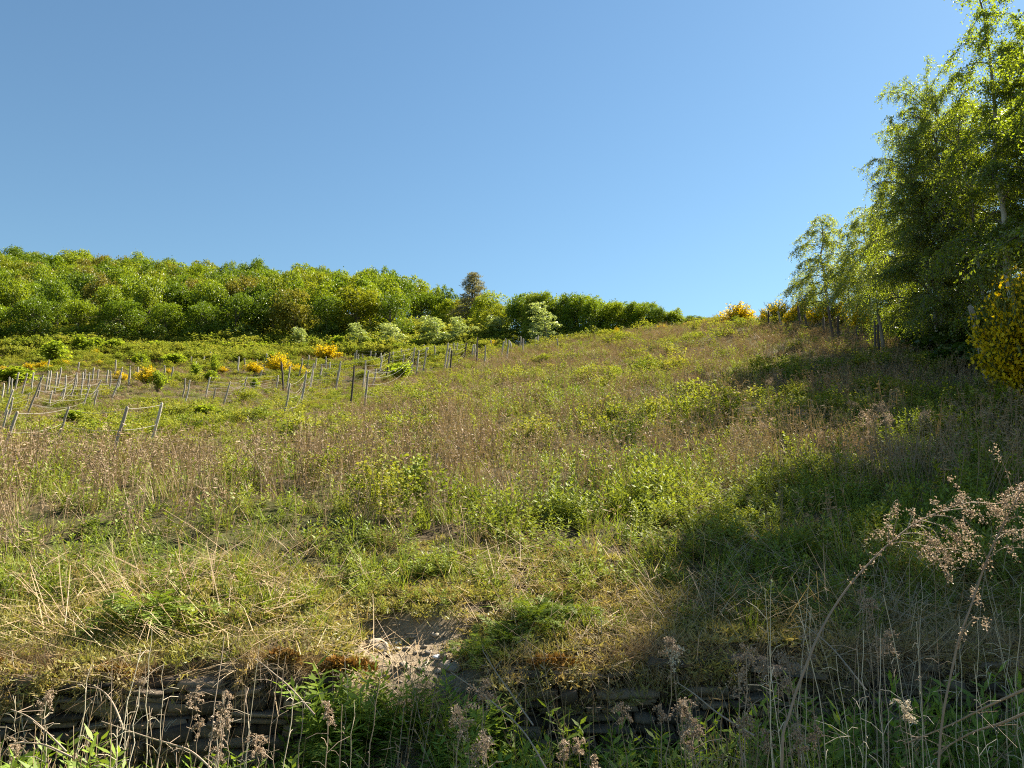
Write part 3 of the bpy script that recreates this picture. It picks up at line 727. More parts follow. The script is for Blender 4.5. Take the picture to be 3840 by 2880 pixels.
# fresh shoots in front of the wall
n = 1100
x = rng.uniform(-4.6, 5.2, n); d = -rng.uniform(0.12, 1.9, n)
p = np.stack([x, wall_y(x) + d], 1)
dens = 0.30 + 0.18 * (x < -1.2) + 0.62 * np.exp(-((x + 0.85) / 0.75) ** 2)
finish('fresh_shoots', 'shoot', p, rng, [1.0] * 11, 'bright green leafy shoots crowding below the stone wall', 'shoots', [0.85] * 11, keep=dens * (0.55 + 0.45 * sstep(-0.4, -1.2, d)))
n = 210
x = rng.uniform(-4.6, 5.2, n); d = -rng.uniform(0.05, 1.7, n)
p = np.stack([x, wall_y(x) + d], 1)
finish('withered_weeds', 'stalks', p, rng, [0.8] * 11, 'withered brown weed stems crowding below the stone wall', 'dead weeds', [0.85] * 11, tilt=0.3, keep=0.8 - 0.5 * np.exp(-((x + 0.85) / 0.7) ** 2))
n = 60
x = rng.uniform(-4.6, 5.2, n); d = -rng.uniform(0.05, 1.5, n)
p = np.stack([x, wall_y(x) + d], 1)
finish('withered_grass', 'straw', p, rng, [1.0] * 11, 'withered grass leaning below the stone wall', 'dry grass', [1.15] * 11, tilt=0.35)
n = 560
x = rng.uniform(-4.6, 5.2, n); d = -rng.uniform(0.12, 2.4, n)
p = np.stack([x, wall_y(x) + d], 1)
finish('path_grass', 'grass', p, rng, [1.25] * 11, 'long green grass growing below the stone wall', 'grass', [1.2] * 11)

# ------------------------------------------------------------------ trees
def birch(seed, h, cw, nb, leaf, start=0.12, per=14, droop=0.6, wind=0.0, dens=1.0, stems=1, r0=0.11, lw=0.72, top=0.75, asc=0.0):
    """slender trunk(s), rising side branches, hanging twigs hung with small leaves"""
    rng = np.random.default_rng(seed)
    tm, cm = MB(), MB()
    tw_p, tw_o, tw_l = [], [], []
    for st in range(stems):
        hs = h * (1 if st == 0 else rng.uniform(0.7, 0.95))
        la = rng.uniform(0, 6.28); ln = 0.0 if stems == 1 else rng.uniform(0.05, 0.16)
        k = 9
        tr = np.array([(math.cos(la) * ln * hs * t + rng.normal(0, 0.012) * hs * t + wind * hs * t * t, math.sin(la) * ln * hs * t + rng.normal(0, 0.012) * hs * t, hs * t - 0.1) for t in np.linspace(0, 1, k)])
        rad = r0 * (hs / h) * np.linspace(1, 0.08, k) ** 0.9
        tube(tm, tr, rad, 8, np.repeat(np.clip(np.linspace(1.15, 0.1, k - 1), 0, 1), 8).tolist() + [0.3] * 4, rough=0.05, rng=rng)
        nbs = nb if st == 0 else nb // 2
        for i in range(nbs):
            t = start + (0.98 - start) * ((i + rng.uniform(0, 0.8)) / nbs) ** 0.95
            f = t * (k - 1); a = min(int(f), k - 2); p = tr[a] * (1 - (f - a)) + tr[a + 1] * (f - a)
            tt = (t - start) / (1 - start)
            L = cw * (0.25 + 0.75 * (1 - tt) ** top) * (0.6 + 0.4 * min(1, tt * 6)) * rng.uniform(0.65, 1.15)
            az = i * 2.4 + rng.normal(0, 0.4)
            el = rng.uniform(0.5, 0.95) + asc * tt
            q = [p]; d = np.array([math.cos(az) * math.cos(el), math.sin(az) * math.cos(el), math.sin(el)])
            for s in range(6):
                d = unit(d + np.array([wind * 0.35, 0, -0.20 * droop * 2]) + rng.normal(0, 0.07, 3))
                q.append(q[-1] + d * L / 6)
            q = np.array(q)
            tube(tm, q, np.linspace(max(0.008, 0.035 * L / 3), 0.005, 7), 5, 0.12, cap=False)
            nt = max(5, int(dens * L * 9))
            for j in range(nt):
                s = rng.uniform(0.12, 1.0) ** 0.8 * 5.99; b = int(s)
                bp = q[b] * (1 - (s - b)) + q[b + 1] * (s - b)
                o = rng.normal(0, 1, 3) * np.array([1, 1, 0.35]) + unit(q[b + 1] - q[b]) * 0.7
                tw_p.append(bp); tw_o.append(unit(o) * rng.uniform(0.2, 0.75) * (0.5 + 0.15 * L)); tw_l.append(rng.uniform(0.15, 0.75) * droop * (0.6 + 0.15 * L))
    B = np.array(tw_p); O = np.array(tw_o); Z = np.array(tw_l); n = len(B)
    ts = np.linspace(0, 1, 4)
    tp = B[:, None] + O[:, None] * (1.5 * ts - 0.5 * ts ** 2)[None, :, None] - np.array([0, 0, 1.0]) * (Z[:, None] * ts[None] ** 2)[..., None] + np.array([wind * 0.6, 0, 0]) * (ts ** 2)[None, :, None]
    tubes3(tm, tp, 0.06, 0.004)
    i = np.repeat(np.arange(n), per); t = rng.uniform(0.1, 1.02, n * per)
    P = B[i] + O[i] * (1.5 * t - 0.5 * t ** 2)[:, None] - np.array([0, 0, 1.0]) * (Z[i] * t ** 2)[:, None] + np.array([wind * 0.6, 0, 0]) * (t ** 2)[:, None] + rng.normal(0, 0.045, (n * per, 3))
    D = rand_unit(rng, n * per) * np.array([1, 1, 0.6]) + np.array([wind, 0, -0.5])
    leaves(cm, P, D, rand_unit(rng, n * per), leaf * rng.uniform(0.65, 1.25, n * per), leaf * lw * rng.uniform(0.7, 1.1, n * per), np.clip(rng.uniform(0, 1, n * per) ** 1.3, 0, 1), 0.12)
    return tm, cm

def broadleaf(seed, nclu, per, leaf, squash=1.0, low=0.12, layered=0.55, gaps=0.0):
    """a woodland crown, one unit wide and one high: many flat sprays of leaves set out from forking limbs"""
    rng = np.random.default_rng(seed)
    tm, cm = MB(), MB()
    tr = np.array([(rng.normal(0, 0.015), rng.normal(0, 0.015), z) for z in np.linspace(-0.04, 0.72, 6)])
    tube(tm, tr, np.linspace(0.022, 0.006, 6), 7, 0.5, rough=0.05, rng=rng)
    C = []
    lobes = [(rng.uniform(0, 6.28), rng.uniform(0.12, 0.30), rng.uniform(0.34, 0.80), rng.uniform(0.15, 0.25)) for _ in range(9)] + [(0, 0.0, 0.80, 0.17), (0.5, 0.05, 0.55, 0.25)] + ([(k * 1.05, 0.27, 0.18 + 0.05 * (k % 3), 0.20) for k in range(6)] if low < 0.1 else [])
    for a, q, z, r in lobes:
        c = np.array([math.cos(a) * q, math.sin(a) * q, z])
        s = tr[3] if z > 0.5 else tr[2]
        tube(tm, spline([s, (s + c) / 2 + np.array([0, 0, -0.03]), c], 5), np.linspace(0.009, 0.003, 5), 5, 0.4, cap=False)
        m = nclu // len(lobes)
        w = rand_unit(rng, m); w[:, 2] = np.abs(w[:, 2]) * 1.0 - 0.35 * (rng.uniform(0, 1, m) < 0.45)
        C.append(c + unit(w) * r * rng.uniform(0.65, 1.08, m)[:, None] * np.array([1, 1, 0.85 * squash]))
    C = np.concatenate(C); C[:, 2] = np.maximum(C[:, 2], low)
    n = len(C)
    out = C - np.array([0, 0, 0.45])
    i = np.repeat(np.arange(n), per); N = n * per
    sp = rng.uniform(0.030, 0.062, n)[i]
    P = C[i] + rng.normal(0, 1, (N, 3)) * np.stack([sp, sp, sp * (1 - layered)], 1)
    P[:, 2] -= 0.5 * ((P[:, 0] - C[i, 0]) ** 2 + (P[:, 1] - C[i, 1]) ** 2) / sp
    D = unit(out)[i] * 0.7 + rand_unit(rng, N) * np.array([1, 1, 0.5])
    Nn = np.array([0, 0, 0.9]) + unit(out)[i] * 0.5 + rand_unit(rng, N) * 0.75
    va = np.clip(rng.uniform(0, 0.6, n)[i] + rng.uniform(0, 0.5, N), 0, 1)
    leaves(cm, P, D, Nn, leaf * rng.uniform(0.6, 1.3, N), leaf * 0.75 * rng.uniform(0.7, 1.2, N), va, 0.12)
    return tm, cm

def pine(seed):
    rng = np.random.default_rng(seed); tm, cm = MB(), MB()
    tr = np.array([(rng.normal(0, 0.006), rng.normal(0, 0.006), z) for z in np.linspace(-0.03, 0.98, 8)])
    tube(tm, tr, np.linspace(0.02, 0.004, 8), 7, 0.4)
    for i in range(88):
        t = 0.16 + 0.82 * (i / 88) ** 0.9
        L = 0.30 * (1 - t) ** 0.72 * rng.uniform(0.55, 1.25) + 0.025
        az = i * 2.4 + rng.normal(0, 0.3); p = np.array([0, 0, t])
        q = spline([p, p + np.array([math.cos(az), math.sin(az), 0.25]) * L * 0.5, p + np.array([math.cos(az), math.sin(az), 0.02 - 0.15 * (1 - t)]) * L], 5)
        tube(tm, q, np.linspace(0.005, 0.0015, 5), 4, 0.3, cap=False)
        n = int(40 + 240 * L)
        s = rng.uniform(0.2, 1, n) * 3.99; b = s.astype(int); f = (s - b)[:, None]
        P = q[b] * (1 - f) + q[b + 1] * f + rng.normal(0, 0.011, (n, 3))
        leaves(cm, P, rand_unit(rng, n) + np.array([math.cos(az) * .6, math.sin(az) * .6, 0.5]), rand_unit(rng, n), rng.uniform(0.02, 0.045, n), rng.uniform(0.005, 0.011, n), np.clip(0.2 + 0.5 * t + rng.normal(0, 0.2, n), 0, 1))
    return tm, cm

def shrub(seed, nst, nl, leaf, w=0.5, arch=0.4):
    """many-stemmed bush, one unit wide and one high"""
    rng = np.random.default_rng(seed); tm, cm = MB(), MB()
    for i in range(nst):
        az = rng.uniform(0, 6.28); d = w * rng.uniform(0.1, 1.0); hh = rng.uniform(0.55, 1.0) * (1 - 0.35 * (d / w) ** 2)
        q = spline([(0.04 * math.cos(az), 0.04 * math.sin(az), -0.04), (d * 0.5 * math.cos(az), d * 0.5 * math.sin(az), hh * 0.65), (d * math.cos(az + 0.2), d * math.sin(az + 0.2), hh * (1 - 0.3 * arch))], 7)
        tube(tm, q, np.linspace(0.011, 0.003, 7), 4, 0.3, cap=False)
        n = nl // nst
        s = rng.uniform(0.15, 1, n) ** 0.7 * 5.99; b = s.astype(int); f = (s - b)[:, None]
        P = q[b] * (1 - f) + q[b + 1] * f + rng.normal(0, 0.065, (n, 3)); P[:, 2] = np.maximum(P[:, 2], 0.01)
        leaves(cm, P, rand_unit(rng, n) * np.array([1, 1, 0.5]) + np.array([0, 0, 0.2]), np.array([0, 0, 0.8]) + rand_unit(rng, n) * 0.8, leaf * rng.uniform(0.6, 1.3, n), leaf * 0.6 * rng.uniform(0.7, 1.2, n), np.clip(rng.uniform(0, 0.7, nst)[i] + rng.uniform(-0.2, 0.4, n), 0, 1), 0.12)
    return tm, cm

def broom(seed, nst, nf, fl, green=1.0, bare=0.3):
    """rush-like green stems thick with small yellow flowers towards their ends; one unit wide and one high"""
    rng = np.random.default_rng(seed); sm, fm = MB(), MB()
    for i in range(nst):
        az = rng.uniform(0, 6.28); d = 0.5 * math.sqrt(rng.uniform(0.02, 1.0)); hh = rng.uniform(0.6, 1.05) * (1 - 0.50 * (d / 0.5) ** 3)
        b0 = np.array([0.10 * math.cos(az) * rng.uniform(0, 1), 0.10 * math.sin(az) * rng.uniform(0, 1), -0.03])
        q = spline([b0, (d * 0.45 * math.cos(az), d * 0.45 * math.sin(az), hh * 0.55), (d * math.cos(az + rng.normal(0, .2)), d * math.sin(az), hh)], 7)
        tubes3(sm, q[None], 0.4, np.array([0.006, 0.005, 0.004, 0.004, 0.003, 0.003, 0.002]))
        m = int(16 * green)
        s = rng.uniform(0.25, 1, m) * 5.99; b = s.astype(int); f = (s - b)[:, None]
        P = q[b] * (1 - f) + q[b + 1] * f
        leaves(sm, P, rand_unit(rng, m) * 0.6 + np.array([0, 0, 1.0]), rand_unit(rng, m), 0.10 * rng.uniform(0.5, 1.2, m), 0.012, rng.uniform(0, 1, m))
        if rng.uniform() < 0.85:
            n = nf
            s = rng.uniform(bare, 1, n) ** 0.8 * 5.99; b = s.astype(int); f = (s - b)[:, None]
            P = q[b] * (1 - f) + q[b + 1] * f + rng.normal(0, 0.022, (n, 3))
            leaves(fm, P, rand_unit(rng, n), rand_unit(rng, n), fl * rng.uniform(0.7, 1.3, n), fl * 0.8 * rng.uniform(0.7, 1.2, n), rng.uniform(0, 1, n), 0.2)
    return sm, fm

def pair(tm, cm, tmat, cmat, n1='trunk', n2='crown'):
    return [(n1, tm.mesh(n1, tmat)), (n2, cm.mesh(n2, cmat))]
def recol(parts, cmat):
    me = parts[1][1].copy(); me.materials[0] = cmat
    return [parts[0], (parts[1][0], me)]

# --- the woodland over the far hill
WOOD = [pair(*broadleaf(300 + i, 154, 34, 0.036, squash=(1.0, 0.8, 1.1, 0.9, 1.0)[i], layered=(0.6, 0.7, 0.5, 0.65, 0.6)[i]), M['bark'], M['crown']) for i in range(5)]
WOODD = [recol(p, M['crown_dark']) for p in WOOD[:3]]
WOODO = [recol(p, M['crown_olive']) for p in WOOD[1:3]]
WOODG = [recol(p, M['crown_gold']) for p in WOOD[2:4]]
FRONT = [pair(*broadleaf(330 + i, 320, 32, 0.029, layered=0.68, low=0.02), M['bark'], M['crown_dark']) for i in range(3)]
FRONTY = [recol(p, M['crown']) for p in FRONT]
WG = 'trees of the woodland covering the far hill'
def tree_px(name, kind, X, Ytop, Ybase, wpx, label, group=None, rz=0.0, dist=None, deep=1.0):
    """a tree whose foot stands on the hill below pixel (X, Ybase), as tall and wide as the picture shows it"""
    if dist is None: g = ground_at(X, Ybase)
    else:
        r = ray(X, Ybase); g = on_ground(r[0] / r[1] * dist, dist)
    h = EYE + tan_e(Ytop) * g[1] - g[2]
    w = wpx / FS * g[1] * 1.02
    return place(name, g, kind, label, 'tree', group, rz, (w, w * deep, h))
rng = np.random.default_rng(5)
taken = []
n_wood = 0
def free(x, y, r):
    for a, b, c in taken:
        if (a - x) ** 2 + (b - y) ** 2 < (r + c) ** 2 * 0.30: return False
    return True
# the edge of the wood towards the field, tree by tree: X, top, foot, width, kind, label
EDGE = [(1105, 1095, 1300, 190, WOODO[0], 'olive-brown tree at the wood edge beside a dark gap, left of the golden tree'),
        (1330, 1105, 1300, 190, WOODG[0], 'golden-green rounded tree at the wood edge behind the yellow broom'),
        (1220, 1130, 1305, 130, FRONT[1], 'dark green tree between the olive-brown and the golden tree'),
        (880, 1120, 1300, 160, FRONT[0], 'dark green tree at the wood edge left of the olive-brown tree'),
        (760, 1150, 1292, 150, FRONT[2], 'dark green low-branched tree above the bushes of the far field'),
        (610, 1160, 1295, 140, FRONTY[1], 'bright green tree at the wood edge with layered sprays, left of centre'),
        (440, 1150, 1285, 170, FRONT[1], 'dark layered tree at the wood edge above the pale bushes at left'),
        (290, 1150, 1285, 150, FRONTY[0], 'mid green tree at the wood edge over the leftmost bright bushes'),
        (130, 1130, 1280, 170, FRONT[2], 'dark tree at the wood edge near the left end of the picture'),
        (-20, 1160, 1275, 150, FRONTY[2], 'fresh green tree at the very left end of the wood edge'),
        (1460, 1120, 1300, 150, FRONT[2], 'dark green tree right of the golden tree at the wood edge'),
        (1580, 1130, 1300, 170, FRONT[0], 'dark green tree behind the silvery young trees'),
        (1690, 1110, 1295, 180, FRONTY[0], 'mid green tree just left of the grey-green pine'),
        (1835, 1070, 1290, 170, FRONTY[2], 'light green tree just right of the pine'),
        (1870, 1130, 1290, 150, WOODG[1], 'yellow-green tree in front of the trees right of the pine'),
        (1975, 1083, 1287, 170, FRONT[1], 'tall rounded dark green tree beside the large silvery willow'),
        (2130, 1082, 1275, 165, FRONT[0], 'tall dark green tree standing right of the large silvery willow'),
        (2215, 1108, 1270, 150, FRONTY[1], 'mid green tree on the crest, second right of the silvery willow'),
        (2300, 1118, 1258, 160, FRONT[2], 'dark green tree on the crest between the willow and the low olive trees'),
        (2385, 1128, 1252, 150, FRONTY[0], 'mid green spreading tree on the crest above the brown grass'),
        (2460, 1152, 1240, 130, WOODD[1], 'low grey-green tree on the crest sloping down to the right'),
        (2535, 1150, 1235, 120, WOOD[0], 'thin-topped tree on the crest with bare twigs above it'),
        (2610, 1180, 1228, 110, WOODD[0], 'low green bush-like tree near the end of the crest wood'),
        (2665, 1188, 1222, 80, WOOD[3], 'last and lowest green tree at the right end of the crest wood')]
for X, Yt, Yb, w, kind, label in EDGE:
    u = u_of(X, Yb)
    dist = 109 if X < 1500 else float(np.interp(u, CU, CD)) * (1.03 if X > 1900 else 0.98)
    if X < 1600: Yt, w = Yt - 35, w * 1.2
    o = tree_px('woodland_tree', kind, X, Yt, Yb, w, label, WG, rng.uniform(0, 6.28), dist=dist)
    taken.append((o.location.x, o.location.y, o.scale.x / 2)); n_wood += 1
pn = pine(9)
pr = tree_px('pine_tree', pair(*pn, M['bark'], M['pine']), 1772, 1022, 1290, 330, 'grey-green pine rising above the broadleaf wood near the middle', dist=125)
for k in range(26):
    X = 1960 + k * 29 + rng.uniform(-14, 14)
    u = u_of(X, 1250); d = float(np.interp(u, CU, CD)) * rng.uniform(1.00, 1.06)
    Yt = float(np.interp(X, [1950, 2150, 2400, 2550, 2700], [1098, 1090, 1130, 1166, 1193])) + rng.choice([-14, 0, 12, 38]) * (1.0 if X < 2500 else 0.5) + rng.uniform(-6, 6)
    Yb = float(np.interp(X, [1960, 2100, 2400, 2700], [1290, 1275, 1245, 1220]))
    if n_wood < 285:
        o = tree_px('woodland_tree', (FRONT + FRONTY + FRONTY)[rng.integers(9)], X, Yt, Yb, rng.uniform(85, 190) * (1 if X < 2450 else 0.6), 'low green tree filling the strip of wood along the crest right of the silvery willow', WG, rng.uniform(0, 6.28), dist=d)
        n_wood += 1
LBL = {'yl': 'yellow-green leafy tree among the crowns covering the far hillside', 'dk': 'deep green tree among the crowns covering the far hillside',
       'ol': 'olive-brown tree among the crowns covering the far hillside', 'gd': 'golden-green tree among the crowns covering the far hillside'}
tries = 0
while n_wood < 285 and tries < 60000:
    tries += 1
    u = rng.uniform(-0.80, 0.05); yc = float(np.interp(u, CU, CD))
    y0 = 111 if u < -0.15 else 0.99 * yc
    y = rng.uniform(y0, max(y0 + 9, yc * 1.08)); x = u * y
    r = rng.uniform(3.0, 4.6) * (1.1 if y > 150 else 0.95)
    if not free(x, y, r): continue
    c = rng.uniform()
    key, kind = ('yl', WOOD[rng.integers(5)]) if c < 0.46 else ('dk', WOODD[rng.integers(3)]) if c < 0.82 else ('gd', WOODG[rng.integers(2)]) if c < 0.93 else ('ol', WOODO[rng.integers(2)])
    h = rng.uniform(8.5, 11.5) * (1 if u < -0.1 else 0.85)
    place('woodland_tree', on_ground(x, y), kind, LBL[key], 'tree', WG, rng.uniform(0, 6.28), (2 * r, 2 * r, h))
    taken.append((x, y, r)); n_wood += 1
print('wood', n_wood, tries)

# --- birches along the right-hand side
BG = 'birches along the right edge of the slope'
def birch_at(X, depth, parts, label, rz=0.0, s=1.0, x=None, w=1.0):
    u = u_of(X, 1440) if x is None else x / depth
    g = on_ground(u * depth, depth)
    return place('birch_tree', g, parts, label, 'tree', BG, rz, (s * w, s * w, s))
BM = (M['birch_bark'], M['birch'])
b1 = pair(*birch(401, 13.0, 2.7, 60, 0.075, start=0.07, per=19, droop=0.85, dens=1.95), *BM)
b2 = pair(*birch(402, 10.5, 3.9, 62, 0.072, start=0.04, per=19, droop=0.6, dens=1.75, stems=3, top=0.22, asc=0.45), *BM)
b3 = pair(*birch(403, 8.0, 3.3, 56, 0.08, start=0.04, per=17, droop=0.85, dens=1.8, top=0.65), M['birch_bark'], M['birch_pale'])
b4 = pair(*birch(404, 12.5, 3.6, 62, 0.078, start=0.24, per=22, droop=0.6, dens=2.6, top=0.5, asc=0.3), *BM)
birch_at(3830, 24.5, b1, 'tallest birch, its drooping top cut off by the upper right corner', rz=0.4, s=1.12)
birch_at(3535, 30, b2, 'broad birch with ragged top at the left side of the tall birch mass', rz=3.3, s=0.98, w=0.66)
birch_at(3620, 31, b2, 'broad dark birch in the middle of the tall birch mass', rz=2.2, s=1.06, w=0.8)
birch_at(3730, 28, b2, 'dense dark green birch between the tallest birch and the broad one', rz=4.1, s=0.93)
birch_at(3400, 37, b3, 'slim pale birch half hidden behind the broad dark birch', rz=1.1, s=1.22, w=0.75)
birch_at(3120, 50, b3, 'leftmost tall young birch standing on the skyline by the broom', rz=0.2, s=1.0, w=1.2)
birch_at(3285, 46, b3, 'bright green young birch second from the left on the skyline', rz=3.0, s=1.02, w=1.15)
birch_at(3205, 49, b3, 'small thin birch between the two young skyline birches', rz=5.0, s=0.66)
birch_at(3045, 54, b3, 'smallest wispy birch, furthest left on the skyline', rz=1.7, s=0.52)
birch_at(3400, 41, b2, 'green birch behind the fence posts right of the young skyline birches', rz=0.9, s=0.66, w=0.9)
birch_at(4010, 23.5, b4, 'tall birch on the right edge behind the golden broom', rz=2.9, s=0.95, w=0.8)
birch_at(3690, 34, b1, 'high-topped birch filling the gap behind the broad dark birch', rz=2.0, s=0.8)
birch_at(0, 24.5, b4, 'birch outside the right edge, level with the tallest birch', rz=2.0, s=0.95, x=19.8)
birch_at(0, 29.0, b4, 'birch outside the right edge, highest up the slope', rz=4.0, s=0.9, x=22.5)
birch_at(0, 19.5, b4, 'birch outside the right edge beside the golden broom', rz=5.0, s=1.0, x=17.3)
birch_at(0, 12.5, b4, 'birch outside the right edge that shades the foot of the slope', rz=1.0, s=1.0, x=11.75)
birch_at(0, 15.5, b4, 'birch outside the right edge behind the one shading the slope foot', rz=3.0, s=0.95, x=13.7)
birch_at(0, 9.6, b4, 'birch by the path outside the right edge that shades the wall', rz=5.2, s=0.80, x=11.5)
birch_at(0, 13.2, b4, 'birch outside the right edge, farthest from the path', rz=0.2, s=1.1, x=15.0)

# --- silvery young trees at the head of the old vineyard
SG = 'silvery young trees at the head of the vineyard'
sil = [pair(*birch(420 + i, 5.0, 1.5, 44, 0.17, start=0.04, per=12, droop=0.5, wind=-0.16, dens=1.35, r0=0.05, lw=0.45), M['birch_bark'], M['willow']) for i in range(3)]
for i, (X, Yt, Yb, w, lb) in enumerate([(1140, 1222, 1310, 80, 'small silvery willow-like tree, leftmost, under the olive-brown tree'),
        (1352, 1208, 1325, 85, 'narrow pale silvery tree standing before the golden-green tree'),
        (1490, 1210, 1340, 125, 'broad silvery windblown tree low beside the vine posts'),
        (1652, 1178, 1300, 130, 'wide silvery windblown tree left of the pine'),
        (1735, 1185, 1300, 85, 'slim silvery tree below the pine'),
        (1800, 1222, 1295, 60, 'small silvery green tree low to the right below the pine'),
        (1885, 1178, 1290, 100, 'silvery tree between the pine and the large silvery willow'),
        (2053, 1130, 1280, 120, 'largest silvery willow at the top of the field before the dark trees')]):
    u = u_of(X, Yb); d = min(float(np.interp(u, CU, CD)) * 0.94, 100)
    r = ray(X, Yb); g = on_ground(r[0] / r[1] * d, d)
    hh = EYE + tan_e(Yt) * d - g[2]; ww = w / FS * d / 0.46
    place('silver_tree', g, sil[i % 3], lb, 'tree', SG, 0.0, (ww / 5.0, ww / 5.0, hh / 5.0))

# --- bushes
bsh = [pair(*shrub(440 + i, 22, 1500, 0.10), M['bark'], M['bush'], 'stems', 'foliage') for i in range(3)]
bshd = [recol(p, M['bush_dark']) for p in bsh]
def bush(X, Yb, wpx, hpx, kind, label, group=None, dist=None, name='bush'):
    if dist: r = ray(X, Yb); g = on_ground(r[0] / r[1] * dist, dist)
    else: g = ground_at(X, Yb)
    w = wpx / FS * g[1]; h = hpx / FS * g[1]
    return place(name, g, kind, label, 'bush', group, (X * 7.3) % 6.28, (w, w, h))
UG = 'bushes between the old vineyard and the wood'
for i, (X, Yb, w, h, lb) in enumerate([(205, 1335, 130, 110, 'tall bright green bush with upright shoots at the left under the wood'),
        (70, 1345, 190, 90, 'wide yellow-green bush mound at the left edge under the wood'),
        (365, 1300, 90, 70, 'bright green bush with pointed top under the dark trees at left'),
        (300, 1300, 100, 80, 'second bright green bush beside the pointed one at left'),
        (525, 1345, 75, 62, 'little round fresh green tree-like bush beyond the far posts'),
        (660, 1340, 120, 55, 'broad low green bush behind the far posts'),
        (430, 1310, 120, 60, 'spreading green bush under the layered dark tree'),
        (1500, 1390, 130, 90, 'leafy white-green bush at the foot of the broad silvery tree'),
        (1560, 1290, 90, 60, 'green bush in the dark gap of the wood edge'),
        (1270, 1290, 110, 70, 'fresh green bush below the golden-green tree'),
        (980, 1300, 150, 45, 'grey-green low bush below the olive-brown tree'),
        (600, 1310, 160, 45, 'dull green low bush strip under the wood left of centre'),
        (1780, 1300, 70, 60, 'bright green bush among the far posts under the pine'),
        (2010, 1290, 70, 50, 'small green bush left of the large silvery willow'),
        (1390, 1310, 110, 60, 'dark green bush beside the narrow pale silvery tree'),
        (870, 1310, 130, 45, 'olive green low bush in front of the wood')]):
    bush(X, Yb, w, h, bsh[i % 3], lb, UG, dist=(60 if i == 1 else 100 if i not in (0, 4, 5, 7) else 84 if i != 7 else 62))
NG = 'self-sown bushes among the vine posts'
for i, (X, Yb, w, h, lb) in enumerate([(590, 1470, 75, 100, 'dark green large-leaved bush beside the yellow broom among the posts'),
        (800, 1410, 45, 95, 'upright fresh green vine shoot standing between the posts'),
        (730, 1420, 60, 70, 'loose green vine shoot left of the upright one'),
        (790, 1440, 70, 60, 'dark arching vine shoot below the upright one'),
        (955, 1470, 40, 60, 'small dark-leaved shrub before the row of leaning posts'),
        (1020, 1380, 60, 70, 'bright green bush beside the large broom among the posts'),
        (1080, 1600, 70, 30, 'small yellow-green bush below the right-hand wires'),
        (280, 1590, 130, 60, 'wide green bramble bush behind the front row of posts'),
        (360, 1640, 120, 70, 'green bramble bush between the two tall front posts'),
        (770, 1570, 150, 60, 'yellow-green bramble bush right of the front posts')]):
    bush(X, Yb, w, h, bsh[(i + 1) % 3], lb, NG)
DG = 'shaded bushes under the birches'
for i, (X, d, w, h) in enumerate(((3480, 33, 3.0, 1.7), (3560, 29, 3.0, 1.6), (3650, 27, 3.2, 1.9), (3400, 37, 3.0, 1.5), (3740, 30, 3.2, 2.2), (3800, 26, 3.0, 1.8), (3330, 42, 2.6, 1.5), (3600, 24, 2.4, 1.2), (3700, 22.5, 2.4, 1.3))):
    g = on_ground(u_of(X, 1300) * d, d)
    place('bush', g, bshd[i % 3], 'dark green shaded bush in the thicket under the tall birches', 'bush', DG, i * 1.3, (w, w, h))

# --- yellow broom
brm = [pair(*broom(460 + i, 120, 24, 0.055, bare=0.3), M['broom_green'], M['broom_flower'], 'stems', 'flowers') for i in range(3)]
brs = [pair(*broom(470 + i, 120, 7, 0.05, green=2.0, bare=0.6), M['broom_green'], M['broom_flower'], 'stems', 'flowers') for i in range(1)]
OG = 'yellow broom bushes across the slope'
def broom_px(X, Yc, w, h, label, kind=None, dist=None):
    Yb = Yc + h / 2
    if dist: r = ray(X, Yb); g = on_ground(r[0] / r[1] * dist, dist)
    else: g = ground_at(X, Yb)
    k = g[1] / FS
    hh = EYE + tan_e(Yc - h / 2) * g[1] - g[2] if dist else h * k
    return place('broom_bush', g, kind or brm[int(X) % 3], label, 'bush', OG, (X * 3.1) % 6.28, (w * k * 1.35, w * k * 1.35, max(hh * 1.08, 0.6)))
far_lb = 'small yellow broom bush dotted along the far side of the vineyard'
for X, Yc, w, h in [(12, 1385, 30, 22), (53, 1388, 30, 25), (80, 1392, 30, 20), (160, 1374, 55, 35), (357, 1323, 28, 26), (430, 1318, 30, 18), (377, 1362, 30, 22), (305, 1368, 35, 18), (450, 1335, 22, 20), (572, 1320, 30, 22), (630, 1395, 25, 20), (833, 1388, 40, 25), (1402, 1308, 26, 22), (112, 1376, 40, 30), (240, 1360, 40, 22)]:
    broom_px(X, Yc, w, h, far_lb)
for a in [(452, 1415, 52, 42, 'rounded yellow broom left of the bush with dark leaves'), (548, 1410, 70, 68, 'bright yellow broom beside the dark large-leaved bush among the posts'),
          (948, 1382, 62, 42, 'low yellow broom just left of the largest broom among the posts'), (1043, 1365, 85, 78, 'largest yellow broom in the vineyard, behind the dark upright post'),
          (1118, 1392, 60, 48, 'yellow broom lying right of the dark upright post'), (966, 1292, 46, 34, 'faded orange broom in front of the wood below the olive-brown tree'),
          (1228, 1322, 84, 66, 'wide double-topped yellow broom left of the crowded post row'), (1851, 1293, 34, 32, 'small yellow broom among the posts under the silvery trees')]:
    broom_px(*a)
